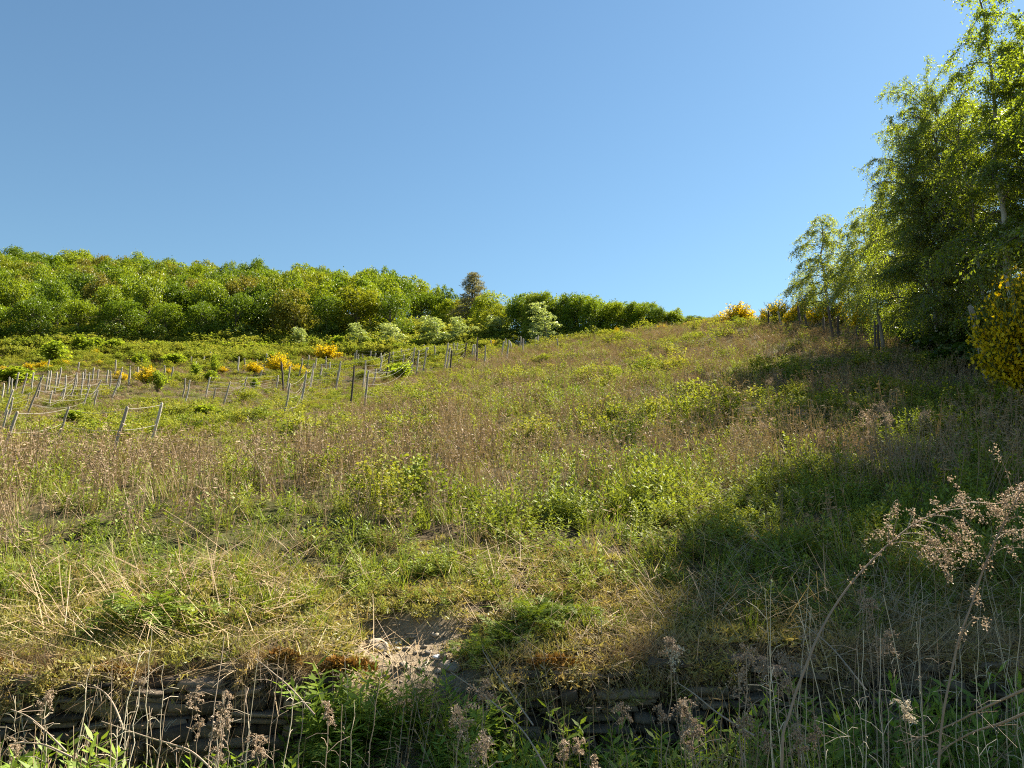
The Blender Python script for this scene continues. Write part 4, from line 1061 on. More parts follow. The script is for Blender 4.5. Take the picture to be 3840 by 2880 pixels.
for a in [(2312, 1243, 22, 18, 'tiny broom spot on the crest, leftmost of those below the crest trees', None, 80), (2483, 1240, 44, 22, 'low broom bush on the crest below the sparse trees', None, 78),
          (2581, 1224, 32, 20, 'small broom bush on the crest near the end of the wood', None, 74), (2662, 1212, 50, 20, 'flat broom bush at the right end of the crest wood', None, 72),
          (2762, 1184, 112, 52, 'rounded golden broom standing alone against the sky on the crest', None, 65), (2868, 1194, 40, 36, 'pale small broom behind the first skyline posts', None, 60),
          (2917, 1175, 110, 60, 'olive green broom with few flowers behind the skyline posts', 'few', 58), (2975, 1190, 60, 55, 'bright yellow broom between two skyline posts', None, 53),
          (3005, 1160, 50, 40, 'tall yellow broom behind the leaning skyline post', None, 56), (3075, 1190, 100, 50, 'wide yellow broom under the young skyline birches', None, 51),
          (3225, 1185, 60, 50, 'half-shaded broom under the bright green young birch', None, 46), (3365, 1150, 60, 60, 'shaded olive broom beneath the birches', 'few', 41), (3140, 1180, 80, 60, 'dark green broom with few flowers under the skyline birches', 'few', 50)]:
    broom_px(a[0], a[1] - (12 if a[0] > 2700 else 4), a[2], a[3] * 1.05, a[4], kind=brs[0] if a[5] == 'few' else None, dist=a[6] * 0.93)
big = pair(*broom(480, 320, 60, 0.030, green=1.2, bare=0.25), M['broom_green'], M['broom_flower'], 'stems', 'flowers')
g = on_ground(u_of(3900, 1300) * 17.0, 17.0)
place('broom_bush', g, big, 'tall golden broom filling the right edge beside the thick leaning post', 'bush', OG, 0.6, (2.9, 2.9, 3.4))

# ------------------------------------------------------------------ vine posts and wires
def post_mesh(seed, mat, bend, r=0.04):
    rng = np.random.default_rng(seed); mb = MB()
    z = np.array([-0.14, 0.0, 0.2, 0.4, 0.6, 0.8, 0.97, 1.0])
    pts = np.stack([bend * np.sin(z * 3) * 0.06 + rng.normal(0, 0.005, 8), rng.normal(0, 0.005, 8), z], 1)
    tube(mb, pts, r * np.array([1.1, 1.05, 1.0, 1.02, 0.97, 0.95, 0.9, 0.72]), 8, rng.uniform(0.2, 0.9), rough=0.07, rng=rng)
    return mb.mesh('vine_post', mat)
PM = [post_mesh(500 + i, M['post'], (0.4, -0.5, 0.1, 0.8, -0.2, 0.3)[i]) for i in range(6)]
PD = [post_mesh(510 + i, M['post_dark'], 0.3) for i in range(2)]
def posts_from(lst, s, ox, oy): return [(ox + a * s, oy + b * s, ox + c * s, oy + d * s) for a, b, c, d in lst]
PA = posts_from([(5, 1450, 112, 1180), (5, 1300, 50, 1170), (340, 1370, 440, 1150), (705, 1450, 815, 1150), (950, 1410, 1035, 1125)], .5877, 0, 850)
PB = posts_from([(1810, 1165, 1850, 1000), (1920, 1090, 1955, 920), (1830, 1010, 1850, 890), (1900, 945, 1930, 870), (2145, 990, 2175, 860), (1980, 1000, 2000, 880),
    (2040, 940, 2050, 880), (1425, 1105, 1470, 990), (1345, 1105, 1375, 1030), (1545, 1045, 1575, 960), (1315, 1060, 1340, 960), (1180, 1095, 1210, 980), (1165, 1060, 1180, 970),
    (1760, 1010, 1775, 950), (1660, 950, 1675, 915)], .5877, 0, 850)
PL = posts_from([(530, 1120, 575, 1010), (600, 1105, 625, 1045), (590, 1060, 645, 980), (450, 1065, 490, 930), (515, 1060, 530, 930), (400, 1070, 420, 950), (380, 1060, 425, 1010), (320, 1095, 335, 1045),
    (170, 1155, 275, 950), (135, 1060, 175, 935), (150, 1130, 190, 1060), (290, 1020, 310, 920), (310, 1010, 325, 920), (205, 1010, 215, 930), (70, 1060, 80, 970), (5, 1110, 25, 1000), (30, 1160, 85, 1040),
    (45, 1180, 80, 1090), (100, 1000, 120, 930), (370, 990, 390, 900), (735, 960, 740, 850), (700, 1010, 705, 920), (730, 1040, 775, 950), (745, 1010, 770, 950), (715, 1060, 780, 900), (815, 960, 830, 890),
    (820, 990, 830, 915), (870, 940, 880, 895), (680, 975, 690, 915), (590, 960, 600, 900), (620, 960, 630, 910), (535, 960, 545, 910), (1085, 960, 1105, 895), (1045, 930, 1050, 885), (45, 1050, 60, 960), (240, 1060, 262, 960), (350, 1020, 362, 930), (480, 1010, 487, 935), (560, 1010, 572, 930)], .5877, 0, 850)
PF = posts_from([(1340, 850, 1345, 800), (1300, 860, 1305, 830), (1520, 910, 1525, 830), (1555, 890, 1560, 840), (1460, 850, 1470, 820), (1215, 860, 1220, 830), (1140, 860, 1145, 835), (900, 870, 905, 840),
    (310, 890, 315, 850), (1700, 850, 1702, 810), (1960, 870, 1970, 820), (2070, 870, 2080, 830), (1635, 870, 1640, 850), (1925, 880, 1930, 840), (2010, 900, 2020, 840), (500, 900, 505, 865), (1780, 850, 1785, 825), (1250, 890, 1253, 862)], .5877, 0, 850)
PC = posts_from([(235, 1000, 275, 815), (300, 905, 325, 760), (365, 830, 380, 765), (400, 800, 410, 745), (435, 790, 440, 755), (480, 890, 510, 765), (665, 885, 685, 740), (675, 1000, 705, 810), (730, 880, 755, 800),
    (780, 790, 800, 710), (740, 740, 755, 690), (600, 750, 610, 690), (615, 750, 622, 670), (630, 750, 635, 700), (655, 740, 662, 695), (715, 720, 722, 675), (785, 740, 790, 690), (810, 720, 815, 690), (865, 750, 875, 680),
    (920, 735, 930, 660), (945, 750, 950, 700), (975, 720, 980, 660), (1000, 800, 1025, 650), (1035, 800, 1050, 670), (1080, 790, 1105, 650), (1085, 700, 1088, 630), (1110, 720, 1115, 650), (1155, 720, 1160, 640),
    (1225, 775, 1255, 620), (1240, 780, 1268, 650), (1315, 690, 1320, 620), (1420, 690, 1430, 630), (1435, 700, 1440, 630), (1500, 740, 1510, 640), (1285, 690, 1292, 620)], .5425, 1000, 950)
PCD = posts_from([(580, 995, 605, 775), (825, 835, 850, 685), (1260, 820, 1280, 670), (1365, 705, 1380, 620), (1450, 740, 1455, 580)], .5425, 1000, 950)
PT = posts_from([(1625, 690, 1640, 610), (1655, 710, 1675, 600), (1645, 640, 1650, 590), (1690, 650, 1680, 610), (1705, 610, 1707, 560), (1738, 620, 1742, 575), (1752, 625, 1755, 575), (1772, 670, 1775, 590), (1825, 610, 1830, 560),
    (1855, 625, 1860, 580), (1873, 630, 1878, 570), (1545, 640, 1547, 600), (2005, 640, 2008, 590), (2025, 590, 2027, 565), (2073, 590, 2076, 560)], .5425, 1000, 950)
PR = posts_from([(90, 1340, 90, 1287), (150, 1345, 130, 1290), (224, 1340, 212, 1270), (357, 1365, 337, 1272), (380, 1370, 378, 1310), (320, 1355, 318, 1315), (563, 1375, 540, 1275), (530, 1400, 530, 1330), (545, 1390, 543, 1345), (460, 1410, 458, 1350), (250, 1345, 240, 1305)], .9043, 2800, 0)
VG = 'old wooden posts of the abandoned vineyard'
POST_TOP = {}
def post(p, label, mesh=None, thick=1.0, dist=None, sub=0.0):
    X0, Y0, X1, Y1 = p
    if dist: r = ray(X0, Y0); g = on_ground(r[0] / r[1] * dist, dist)
    else: g = ground_at(X0, Y0, sub)
    top = unproj(X1, Y1, g[1] * 0.997)
    v = Vector(top - g); L = v.length
    if L < 0.9: g = g - np.array(v.normalized()) * (0.9 - L) * 0.5; L = 0.9
    L = min(L, 2.6)
    o = bpy.data.objects.new('vine_post', mesh or PM[int(X0 + Y0) % 6]); COL.objects.link(o)
    o.location = Vector([float(a) for a in g])
    o.rotation_euler = v.to_track_quat('Z', 'Y').to_euler()
    th = thick * max(1.0, min(2.0, g[1] / 38))
    o.scale = (th, th, L)
    tag(o, label, 'post', VG)
    t = np.array(o.location) + np.array(v.normalized()) * L
    POST_TOP[(round(X1), round(Y1))] = (np.array(o.location), t)
    return np.array(o.location), t
ENDS = {}
def run(lst, labels, key, **kw):
    ENDS[key] = [post(p, labels if isinstance(labels, str) else labels[i], **kw) for i, p in enumerate(lst)]
run(PA, ['thick grey post leaning right at the left edge, front row', 'shorter grey post behind the thick leaning one at the left edge', 'leaning front-row post with a rotten broken foot, third from the left edge', 'pale leaning front-row post, second tallest, left of the tallest', 'tallest leaning front-row post at the right end of the front row'], 'A', sub=0.25, thick=0.75)
run(PB, 'grey leaning post in the scattered second row behind the front posts', 'B', sub=0.4)
run(PL, 'thin grey post in the crowded leaning posts at the far left', 'L', sub=0.5)
run(PF, 'tiny distant post standing out beyond the crowded rows under the wood', 'F', sub=0.5)
run(PC, 'weathered post in the crowded wired rows climbing towards the silvery trees', 'C', sub=0.5)
run(PCD[:1], 'tall dark upright post at the right-hand corner of the wired rows', 'D1', mesh=PD[0], sub=0.5)
run(PCD[1:2], 'dark post right of the tall corner post in the wired rows', 'D2', mesh=PD[1], sub=0.5)
run(PCD[2:3], 'dark post at the right end of the sagging wires', 'D3', mesh=PD[0], sub=0.5)
run(PCD[3:4], 'dark slightly leaning post under the silvery trees', 'D4', mesh=PD[1], sub=0.5)
run(PCD[4:5], 'thin tall dark post rising in front of the silvery trees', 'D5', mesh=PD[1], sub=0.5)
run([(1064, 1443, 1055, 1358)], 'dark thick post leaning left before the largest broom', 'D6', mesh=PD[0], thick=1.2, sub=0.5)
run(PT, 'slim post near the top of the field around the largest silvery willow', 'T', sub=0.5)
RL = ['dark upright post against the sky, leftmost on the right-hand crest', 'pale post leaning left on the right-hand crest', 'dark post leaning left before the yellow broom on the crest', 'tall dark post leaning left under the young birches', 'short upright post right of the tall leaning one', 'short stub post between the broom bushes', 'thick grey leaning post under the birches', 'dark stake below the thick grey leaning post', 'short dark stake beside the thick grey leaning post', 'short stake in the brown weeds under the birches', 'small stub post beside the bright yellow broom']
RD = [57, 54, 50, 44, 44, 46, 36, 34, 34, 40, 50]
for i, (p, l, d) in enumerate(zip(PR, RL, RD)):
    d *= 0.86
    r = ray(p[0], p[1]); g = on_ground(r[0] / r[1] * d, d)
    top = unproj(p[2], p[3], d); v = Vector(top - g); L = max(v.length, 0.8)
    o = bpy.data.objects.new('fence_post', PD[i % 2] if i not in (1, 6) else PM[i % 6]); COL.objects.link(o)
    o.location = Vector([float(a) for a in g]); o.rotation_euler = v.to_track_quat('Z', 'Y').to_euler()
    th = {6: 1.7, 3: 1.6, 7: 1.0, 8: 1.0}.get(i, 1.4); o.scale = (th, th, L)
    tag(o, l, 'post', 'fence posts along the right-hand crest')
d = 20.5; p = (3691, 1345, 3636, 1148); r = ray(p[0], p[1]); g = on_ground(r[0] / r[1] * d, d)
top = unproj(p[2], p[3], d); v = Vector(top - g)
o = bpy.data.objects.new('fence_post', PM[3]); COL.objects.link(o); o.location = Vector([float(a) for a in g]); o.rotation_euler = v.to_track_quat('Z', 'Y').to_euler(); o.scale = (1.9, 1.9, v.length)
tag(o, 'thick grey post leaning left beside the tall golden broom at the right', 'post', 'fence posts along the right-hand crest')

rngw = np.random.default_rng(61)
def wire(points, label, r=0.006, sag=0.05):
    mb = MB(); pts = []
    for a, b in zip(points[:-1], points[1:]):
        a = np.asarray(a); b = np.asarray(b); L = np.linalg.norm(b - a); s = sag * L * rngw.uniform(0.4, 1.3)
        for t in np.linspace(0, 1, 9)[:-1]:
            q = a * (1 - t) + b * t; q = q - np.array([0, 0, 4 * s * t * (1 - t)]); q[2] = max(q[2], float(H(q[0], q[1])) + 0.25); pts.append(q)
    pts.append(np.asarray(points[-1]))
    tube(mb, pts, r, 4, 0.6, cap=False)
    o = mb.build('trellis_wire', M['wire'])
    tag(o, label, 'wire', 'sagging wires of the abandoned vineyard')
def strand(ends, idx, f):
    return [ends[i][0] * (1 - f) + ends[i][1] * f for i in idx]
A = ENDS['A']
for f, w in ((0.97, 'top'), (0.62, 'middle'), (0.3, 'lowest')):
    wire([A[0][0] * (1 - f) + A[0][1] * f] + [A[i][0] * (1 - f) + A[i][1] * f for i in (2, 3, 4)], w + ' wire strung along the front row of leaning posts', 0.0035, 0.012)
Bp = ENDS['B']; Cp = ENDS['C']
allp = [('second row behind the front posts', [Bp[i] for i in (11, 7, 9, 0)]), ('row in front of the dark thick post', [Bp[i] for i in (10, 13, 2, 1)]),
        ('row leading to the pale post by the dark corner post', [Bp[0], Cp[0], ENDS['D1'][0]]), ('row ending at the second right-hand post', [Bp[1], Cp[1], Cp[5], Cp[6], Cp[7]]),
        ('row leading past the dark post of the wired rows', [Bp[4], Cp[2], Cp[6], ENDS['D2'][0]]), ('row through the tall posts of the climbing rows', [Cp[9], ENDS['D2'][0], Cp[22], Cp[23], Cp[24]]),
        ('row sagging low to the dark end post', [Cp[7], Cp[22], Cp[29], ENDS['D3'][0]]), ('highest row under the silvery trees', [Cp[19], Cp[26], Cp[27], Cp[28], ENDS['D4'][0]]),
        ('far row of the climbing posts', [Cp[12], Cp[18], Cp[21], Cp[25], Cp[30]]), ('left rows of crowded leaning posts', [ENDS['L'][i] for i in (8, 0, 2, 24)]),
        ('long low row at the far left', [ENDS['L'][i] for i in (16, 8, 3, 22)])]
for lb, ends in allp:
    for f, w, sg in ((0.97, 'topmost', 0.015), (0.82, 'second', 0.03), (0.66, 'third', 0.035), (0.50, 'fourth', 0.045), (0.34, 'lowest', 0.06)):
        wire([e[0] * (1 - f) + e[1] * f for e in ends], w + ' wire of the ' + lb, 0.0042, sg)

# ------------------------------------------------------------------ single plants near the camera
def frond(mb, p0, d, L, npair, lw, rng, A=0.5, arch=0.6):
    """a feathery leaf: a bending midrib with pairs of toothed leaflets"""
    d = unit(np.asarray(d, float)); pts = [np.asarray(p0, float)]; q = d.copy()
    k = 8
    for s in range(k):
        q = unit(q + np.array([0, 0, -arch * 0.28])); pts.append(pts[-1] + q * L / k)
    pts = np.array(pts)
    tubes3(mb, pts[None], 0.25, 0.0022)
    t = np.repeat(np.linspace(0.12, 0.98, npair), 2); s = t * (k - 0.01); b = s.astype(int); f = (s - b)[:, None]
    P = pts[b] * (1 - f) + pts[b + 1] * f; T = unit(pts[b + 1] - pts[b])
    side = unit(np.cross(T, np.array([0, 0, 1.0]))) * np.tile([1, -1], npair)[:, None]
    up = np.cross(side, T) * np.tile([1, -1], npair)[:, None]
    n = len(t)
    D = side + T * 0.55 + rng.normal(0, 0.1, (n, 3))
    ll = L * 0.30 * np.sin(np.pi * np.clip(t * 0.85 + 0.1, 0, 1)) ** 0.8 + 0.01
    leaves(mb, P, D, up + rng.normal(0, 0.2, (n, 3)), ll, lw, np.clip(A + rng.normal(0, 0.2, n), 0, 1), 0.1)
def tansy(seed, n, L, w=1.0):
    rng = np.random.default_rng(seed); mb = MB()
    for i in range(n):
        a = rng.uniform(0, 6.28); e = rng.uniform(0.45, 1.35)
        b = np.array([rng.normal(0, 0.10 * w), rng.normal(0, 0.10 * w), rng.uniform(0, 0.14 * L / 0.35)])
        frond(mb, b, (math.cos(a) * math.cos(e), math.sin(a) * math.cos(e), math.sin(e)), L * rng.uniform(0.6, 1.15), 11, 0.017 * L / 0.3, rng, rng.uniform(0.2, 0.8))
    return mb.mesh('tansy_clump', M['tansy'])
tz = [tansy(600 + i, 60, 0.26, 1.3) for i in range(3)]
TG = 'feathery tansy plants by the stone wall'
def plant(X, Y, s, me, label, dist=None, group=TG, cat='plant', name='tansy_clump', low=None):
    if dist: g = unproj(X, Y, dist); g[2] = float(H(g[0], g[1]))
    else: g = ground_at(X, Y)
    o = bpy.data.objects.new(name, me); COL.objects.link(o); o.location = [float(a) for a in g]; o.scale = (s * 0.85, s * 0.85, s * 0.75); o.rotation_euler = (0, 0, X % 6.28)
    return tag(o, label, cat, group)
plant(560, 2340, 1.25, tz[0], 'large rounded feathery tansy plant above the wall at lower left')
plant(650, 2320, 0.7, tz[1], 'smaller feathery plant at the right side of the large left tansy')
plant(1885, 2410, 0.7, tz[1], 'feathery green tansy plant right of the bare earth slip')
plant(2010, 2340, 0.9, tz[2], 'upper feathery tansy plant half in shade above the wall')
plant(1810, 2470, 0.7, tz[0], 'small fresh feathery plant at the right rim of the bare earth slip')
plant(2760, 2300, 0.75, tz[2], 'feathery plant in a patch of light in the shade at lower right')
plant(2850, 2330, 0.6, tz[1], 'pale-tipped feathery plant beside another in the shade at lower right')
plant(2150, 2330, 0.7, tz[0], 'dark feathery tansy plant in the shade over the right part of the wall')
plant(1390, 2690, 1.0, tz[2], 'fern-like tansy frond cluster standing against the shaded wall face', dist=4.45)
plant(1900, 2720, 1.1, tz[0], 'fern-like leaves in front of the shaded wall, right of the middle', dist=4.4)
plant(2250, 2780, 1.2, tz[1], 'dark fern-like leaves low in the shade in front of the wall', dist=4.3)
gt = grass_clump(620, 90, 0.34, 0.006, 0.07, 0.3, 0.5).mesh('grass_tuft', M['tansy'])
plant(3520, 2300, 1.0, gt, 'single fresh green grass tuft in the shade above the wall at right', group=None, cat='grass tuft', name='grass_tuft')
plant(2350, 2345, 0.7, gt, 'yellow-green grass tuft on the wall top right of the middle', group=None, cat='grass tuft', name='grass_tuft')

def crumbs(mb, P, rng, size, A=(0, 1)):
    n = len(P)
    for k in range(2):
        leaves(mb, P + rng.normal(0, size * 0.25, (n, 3)), rand_unit(rng, n), rand_unit(rng, n), size * rng.uniform(0.6, 1.4, n), size * rng.uniform(0.5, 1.0, n), rng.uniform(*A, n), 0.25)
def along(q, t):
    s = np.clip(t, 0, 0.9999) * (len(q) - 1); b = s.astype(int); f = (s - b)[:, None]
    return q[b] * (1 - f) + q[b + 1] * f
def px_path(pts, depths, s=1.0, ox=0.0, oy=0.0):
    return np.array([unproj(ox + a * s, oy + b * s, d) for (a, b), d in zip(pts, depths)])

def big_stalk(name, label, main, d0, d1, branches, r0, seed):
    """a tall withered mugwort: the stem grows from the ground, bends over and carries drooping sprays of seed"""
    rng = np.random.default_rng(seed)
    z = .7714; ox, oy = 2500, 1600
    q = px_path(main, np.linspace(d0, d1, len(main)), z, ox, oy)
    foot = q[0] + (q[0] - q[1]) * 0.6; foot[2] = float(H(foot[0], foot[1])) - 0.03
    path = spline(np.concatenate([[foot], q]), 46)
    root = empty(name, path[0], label, 'dry plant', 'tall withered plants in the right foreground')
    inv = Matrix.Translation([-float(a) for a in path[0]])
    sm, fm = MB(), MB()
    tube(sm, path, np.linspace(r0, r0 * 0.22, 46), 7, 0.35, rough=0.05, rng=rng)
    for t in rng.uniform(0.45, 1, 50):      # crumbs that cling to the upper stem
        b = along(path, np.array([t]))
        crumbs(fm, b + rng.normal(0, 0.008, (5, 3)), rng, 0.0065, (0, 0.6))
    for br, dens in branches:
        dd = rng.uniform(-0.10, 0.10)
        m = px_path(br, [np.interp(i, [0, len(br) - 1], [np.interp(br[0][0], [main[0][0], main[-1][0]], [d0, d1]), np.interp(br[0][0], [main[0][0], main[-1][0]], [d0, d1]) + dd]) for i in range(len(br))], z, ox, oy)
        b = spline(m, 20)
        tube(sm, b, np.linspace(r0 * 0.38, r0 * 0.10, 20), 5, 0.55, cap=False)
        L = np.linalg.norm(np.diff(b, axis=0), axis=1).sum()
        n = int(dens * L * 48)
        for t in rng.uniform(0.28, 1.0, max(n, 3)):
            c = along(b, np.array([t]))[0]
            if rng.uniform() < 0.6:      # little hanging side spikes
                l = rng.uniform(0.02, 0.075) * (1.2 - 0.5 * t); e = c + np.array([rng.normal(0, 0.35), rng.normal(0, 0.35), -0.75]) * l
                sp = c + (e - c) * np.linspace(0, 1, 5)[:, None]
                crumbs(fm, np.repeat(sp, 3, 0) + rng.normal(0, 0.005, (15, 3)), rng, 0.0062)
            else:
                crumbs(fm, c + rng.normal(0, 0.007, (7, 3)), rng, 0.0062)
    for mb, nm, mt in ((sm, 'stem', M['stem']), (fm, 'seed_spray', M['seed'])):
        o = mb.build(nm, mt, root); o.matrix_parent_inverse = inv
    return root
big_stalk('withered_mugwort', 'tall withered plant arching to the right with drooping brown seed sprays',
    [(560, 1700), (600, 1390), (690, 1130), (760, 970), (860, 810), (960, 690), (1075, 575), (1200, 475), (1330, 412), (1480, 368), (1620, 372), (1735, 300)], 2.35, 2.75,
    [([(1080, 572), (1150, 560), (1250, 580), (1310, 640), (1360, 700), (1372, 765)], 1.4), ([(1150, 520), (1230, 520), (1310, 560), (1350, 610), (1400, 690)], 1.1), ([(1200, 472), (1290, 500), (1330, 560), (1360, 620), (1390, 660)], 1.1),
     ([(1240, 455), (1330, 480), (1400, 520), (1440, 570), (1520, 670)], 1.2), ([(1290, 430), (1380, 440), (1440, 480), (1480, 530), (1500, 590)], 1.3), ([(1340, 410), (1430, 400), (1480, 410), (1530, 430)], 1.2),
     ([(1100, 550), (1105, 500), (1122, 430), (1124, 360), (1100, 375), (1085, 440)], 0.5), ([(1200, 470), (1250, 500), (1290, 560)], 1.0), ([(1400, 388), (1430, 330), (1400, 280), (1375, 240)], 0.9), ([(1330, 412), (1310, 370), (1290, 355)], 0.9),
     ([(1480, 368), (1560, 372), (1600, 395), (1640, 420)], 1.4), ([(1380, 395), (1420, 345), (1470, 345)], 1.5), ([(1170, 495), (1195, 420), (1185, 400), (1205, 425)], 0.5), ([(1080, 572), (1065, 520), (1040, 505), (1015, 500)], 0.05), ([(1080, 572), (1080, 500), (1075, 470)], 0.05), ([(1250, 580), (1330, 590), (1420, 600), (1470, 630)], 1.0)], 0.0046, 71)
big_stalk('withered_mugwort', 'tall withered plant at the right edge with seed head cut by the picture edge',
    [(1320, 1700), (1400, 1120), (1480, 870), (1560, 640), (1630, 490), (1690, 370), (1740, 280), (1790, 230)], 2.6, 2.7,
    [([(1640, 470), (1690, 440), (1737, 450), (1780, 490)], 1.0), ([(1600, 550), (1660, 510), (1737, 500)], 0.8), ([(1690, 370), (1730, 330), (1790, 350)], 1.6), ([(1670, 400), (1640, 350), (1680, 300), (1737, 290)], 1.8), ([(1685, 330), (1665, 260), (1640, 190), (1600, 110), (1592, 100)], 0.35),
     ([(1560, 640), (1640, 590), (1740, 590)], 0.5), ([(1650, 450), (1638, 370), (1630, 350)], 0.5), ([(1620, 510), (1690, 520), (1760, 560)], 0.7), ([(1480, 870), (1500, 800), (1480, 770)], 1.2), ([(1450, 980), (1500, 930), (1560, 935)], 0.3), ([(1715, 310), (1760, 320), (1800, 400)], 2.2), ([(1420, 1080), (1440, 1000), (1470, 960)], 0.5)], 0.0044, 72)

def stalk(X0, Xt, Yt, depth, label, group, head=0.0, r=0.0035, bend=0.0, mat='stem', seed=0, fluff='seed', name='dry_stalk', droop=0.3):
    """a withered stem from the ground up to its tip at pixel (Xt, Yt), with or without a seed head"""
    rng = np.random.default_rng(seed + int(X0) * 7 + int(Yt))
    tip = unproj(Xt, Yt, depth); b = unproj(X0, Yt, depth + rng.uniform(-0.12, 0.12)); b[2] = float(H(b[0], b[1])) - 0.02
    mid = (tip + b) / 2 + np.array([bend, rng.normal(0, 0.03), 0]); k = 14
    q = spline([b, mid, tip], k); q[1:-1] += rng.normal(0, 0.004, (k - 2, 3))
    sm = MB(); tube(sm, q, np.linspace(r, r * 0.45, k), 5, rng.uniform(0.2, 0.8), cap=False)
    for t in rng.uniform(0.35, 0.95, 5):
        c = along(q, np.array([t]))[0]; e = c + np.array([rng.normal(0, 0.05), rng.normal(0, 0.05), rng.uniform(-0.02, 0.06)])
        tubes3(sm, np.stack([c, (c + e) / 2 + np.array([0, 0, 0.01]), e])[None], 0.5, 0.0014)
    if head <= 0:
        o = sm.build(name, M[mat]); return tag(o, label, 'dry stalk', group)
    root = empty(name, q[0], label, 'dry stalk', group); inv = Matrix.Translation([-float(a) for a in q[0]])
    fm = MB()
    for s in range(9):
        a = rng.uniform(0, 6.28); l = head * rng.uniform(0.5, 1.2)
        c = along(q, np.array([1 - 0.10 * rng.uniform(0, 1)]))[0]
        e = c + np.array([math.cos(a) * l * 0.7, math.sin(a) * l * 0.7, rng.uniform(-droop * 2.2, 0.6) * l])
        sp = spline([c, (c + e) / 2 + np.array([0, 0, l * 0.3]), e], 7)
        tubes3(sm, sp[None], 0.4, 0.0014)
        crumbs(fm, np.repeat(sp[2:], 4, 0) + rng.normal(0, head * 0.07, (20, 3)), rng, 0.006 + head * 0.04)
    for mb, nm, mt in ((sm, 'stem', M[mat]), (fm, 'seed_head', M[fluff])):
        o = mb.build(nm, mt, root); o.matrix_parent_inverse = inv
    return root
HG = 'withered seed-head stalks in front of the stone wall'
z7 = lambda a, b: (2500 + a * .7714, 1600 + b * .7714)
z6 = lambda a, b: (1200 + a * .6329, 2100 + b * .6329)
hl = 'withered stalk with brown seed head in the shade before the right part of the wall'
for i, ((X, Y), d, h, dx) in enumerate([(z7(390, 1095), 3.3, 0.075, -40), (z7(345, 1160), 3.4, 0.075, -10), (z7(590, 1120), 3.5, 0.09, 60), (z7(30, 1040), 3.4, 0.06, -20), (z7(60, 1330), 3.0, 0.075, 60), (z7(120, 1440), 2.9, 0.06, 40),
        (z7(370, 1390), 3.0, 0.05, 20), (z7(995, 840), 3.7, 0.05, 10), (z7(955, 795), 3.8, 0.05, 5), (z7(700, 1015), 3.6, 0.07, 30), (z7(1050, 1030), 3.6, 0.08, -20), (z7(560, 1215), 3.3, 0.06, 20), (z7(650, 1500), 2.9, 0.05, 20), (z7(480, 1140), 3.5, 0.07, 40),
        (z6(1530, 1050), 3.1, 0.04, 30), (z6(1450, 1075), 3.1, 0.035, 40), (z6(1610, 1180), 2.9, 0.04, 20), (z6(1780, 860), 3.4, 0.05, 40), (z6(2020, 860), 3.4, 0.04, 30), (z6(2190, 960), 3.3, 0.06, 20), (z7(715, 1440), 3.0, 0.035, 10), (z7(490, 1480), 2.9, 0.035, 10)]):
    stalk(X + dx, X, Y, d, hl, HG, h, 0.0035, 0.02 * ((i % 3) - 1), seed=i)
stalk(3395, z7(1150, 1345)[0], z7(1150, 1345)[1], 3.2, 'stalk with a bright cream seed head shining in the shade at lower right', HG, 0.05, fluff='seed_pale', droop=0.1)
stalk(2560, z6(2080, 480)[0], z6(2080, 480)[1], 3.9, 'stalk with pale hanging seed head on the wall edge right of the middle', HG, 0.075, fluff='seed_pale')
stalk(1815, z6(960, 740)[0], z6(960, 740)[1], 3.5, 'withered stalk with broad flat seed head in front of the earth slip', HG, 0.085, droop=0.0)
stalk(1700, z6(830, 925)[0], z6(830, 925)[1], 3.2, 'drooping withered seed head below the earth slip', HG, 0.085)
stalk(1900, z6(980, 1080)[0], z6(980, 1080)[1], 3.0, 'dense rusty withered stalk at the bottom edge right of the middle', HG, 0.10)
# long fallen stems leaning in front of the wall
def lean(pts, d0, d1, label, r=0.004, mat='stem', name='leaning_stem'):
    q = spline(px_path(pts, np.linspace(d0, d1, len(pts))), 24); mb = MB()
    tube(mb, q, np.linspace(r, r * 0.5, 24), 6, 0.6)
    rng = np.random.default_rng(int(pts[0][0]))
    for t in rng.uniform(0.3, 1, 10):
        c = along(q, np.array([t]))[0]; e = c + rng.normal(0, 0.04, 3)
        tubes3(mb, np.stack([c, (c + e) / 2, e])[None], 0.5, 0.0015)
    return tag(mb.build(name, M[mat]), label, 'dry stem', 'long dry stems leaning before the wall')
lean([(2070, 2920), (1960, 2740), (1830, 2620), (1690, 2520)], 3.3, 4.2, 'long dry stem leaning left up to the foot of the earth slip')
lean([(2000, 2720), (1930, 2620), (1860, 2520), (1810, 2440)], 3.8, 4.4, 'pale thin stem leaning left beside the earth slip', 0.004)
lean([(810, 2900), (720, 2820), (640, 2790), (540, 2760), (380, 2705)], 3.3, 3.7, 'long pale arching stem lying across the lower left corner', 0.0045)
lean([(250, 2820), (180, 2750), (110, 2690), (40, 2660)], 3.2, 3.5, 'pale stem bent left across the lower left corner', 0.004)
lean([(270, 2840), (170, 2795), (90, 2785), (35, 2790)], 3.1, 3.3, 'bent stem nearly flat at the lower left edge', 0.004)
lean([(465, 2740), (430, 2650), (395, 2600), (350, 2570)], 3.8, 4.1, 'stem bowing left over the wall face at left', 0.005)
lean([(1180, 2680), (1090, 2580), (1020, 2520), (960, 2470)], 4.0, 4.3, 'orange-brown stem leaning left over the wall', 0.005, 'stem')
lean([(3900, 2560), (3700, 2650), (3560, 2720), (3390, 2790)], 2.6, 3.2, 'long pale stem running down left from the right edge', 0.005)
lean([(3900, 2650), (3760, 2710), (3640, 2750), (3500, 2830)], 2.6, 3.1, 'lower long pale stem running down left from the right edge', 0.005)
lean([(2830, 2760), (2700, 2680), (2600, 2600), (2540, 2560)], 3.2, 3.8, 'brown stem leaning left in the shade before the wall', 0.004, 'stem')
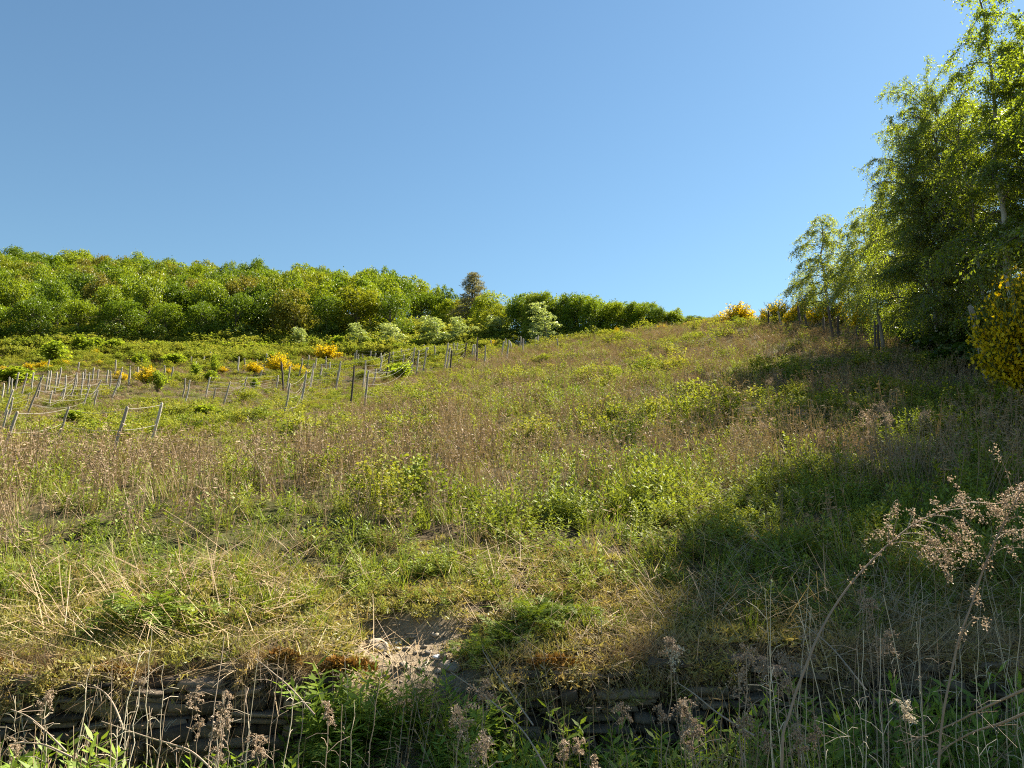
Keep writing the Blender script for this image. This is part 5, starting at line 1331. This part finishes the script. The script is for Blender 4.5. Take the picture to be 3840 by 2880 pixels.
lean([(2000, 2280), (1900, 2320), (1800, 2348), (1735, 2350)], 5.4, 5.4, 'pale curved twig lying above the earth slip', 0.009)
lean([(1640, 1700), (1628, 1800), (1615, 1900)], 10.5, 10.3, 'pale bent stalk standing alone in the middle of the slope', 0.016)
lean([(2010, 2150), (1960, 2165), (1890, 2180)], 6.2, 6.2, 'pale twig lying in the grass right of the middle', 0.008)
lean([(3250, 2590), (3120, 2430), (3000, 2330)], 3.4, 4.0, 'dark stem leaning left in the shade at right', 0.004, 'stem')
rng = np.random.default_rng(88)
SG1 = 'thin straw stems standing at the right'
for i in range(36):
    X = rng.uniform(3180, 3900) if i > 14 else rng.uniform(2850, 3300)
    stalk(X, X + rng.normal(-15, 40), rng.uniform(2080, 2520), rng.uniform(2.7, 4.2), 'thin pale straw stem standing upright in the right foreground', SG1, 0.0, rng.uniform(0.0016, 0.0028), rng.normal(0, 0.06), 'stem_pale' if i % 3 else 'stem', i, name='straw_stem')
SG2 = 'thin pale stems standing at the left'
for i in range(40):
    X = rng.uniform(-80, 1350); Y = rng.uniform(2560, 2740) if i > 14 else rng.uniform(2290, 2520)
    stalk(X, X + rng.normal(10, 45), Y, rng.uniform(3.2, 4.4), 'thin dry stem standing before the stone wall at lower left', SG2, 0.0, rng.uniform(0.0022, 0.0038), rng.normal(0, 0.03), 'stem_pale' if i % 2 else 'stem', i, name='withered_stalk')
HG2 = 'withered seed-head stalks at lower left'
for i in range(11):
    X = rng.uniform(-60, 1250); Y = rng.uniform(2560, 2820)
    stalk(X, X + rng.normal(0, 40), Y, rng.uniform(3.0, 4.2), 'withered brown stalk with small seed head at lower left before the wall', HG2, rng.uniform(0.035, 0.07), 0.003, rng.normal(0, 0.02), seed=100 + i)
DG2 = 'dead feathery weeds in the shade'
for i in range(30):
    X = rng.uniform(2750, 3800); Y = rng.uniform(1420, 1640); g = ground_at(X, min(Y + 110, 1720))
    stalk(X + rng.normal(0, 30), X, Y, g[1], 'tall dead feathery weed standing in the shade under the birches', DG2, rng.uniform(0.12, 0.25), 0.007, rng.normal(0, 0.05), seed=300 + i)
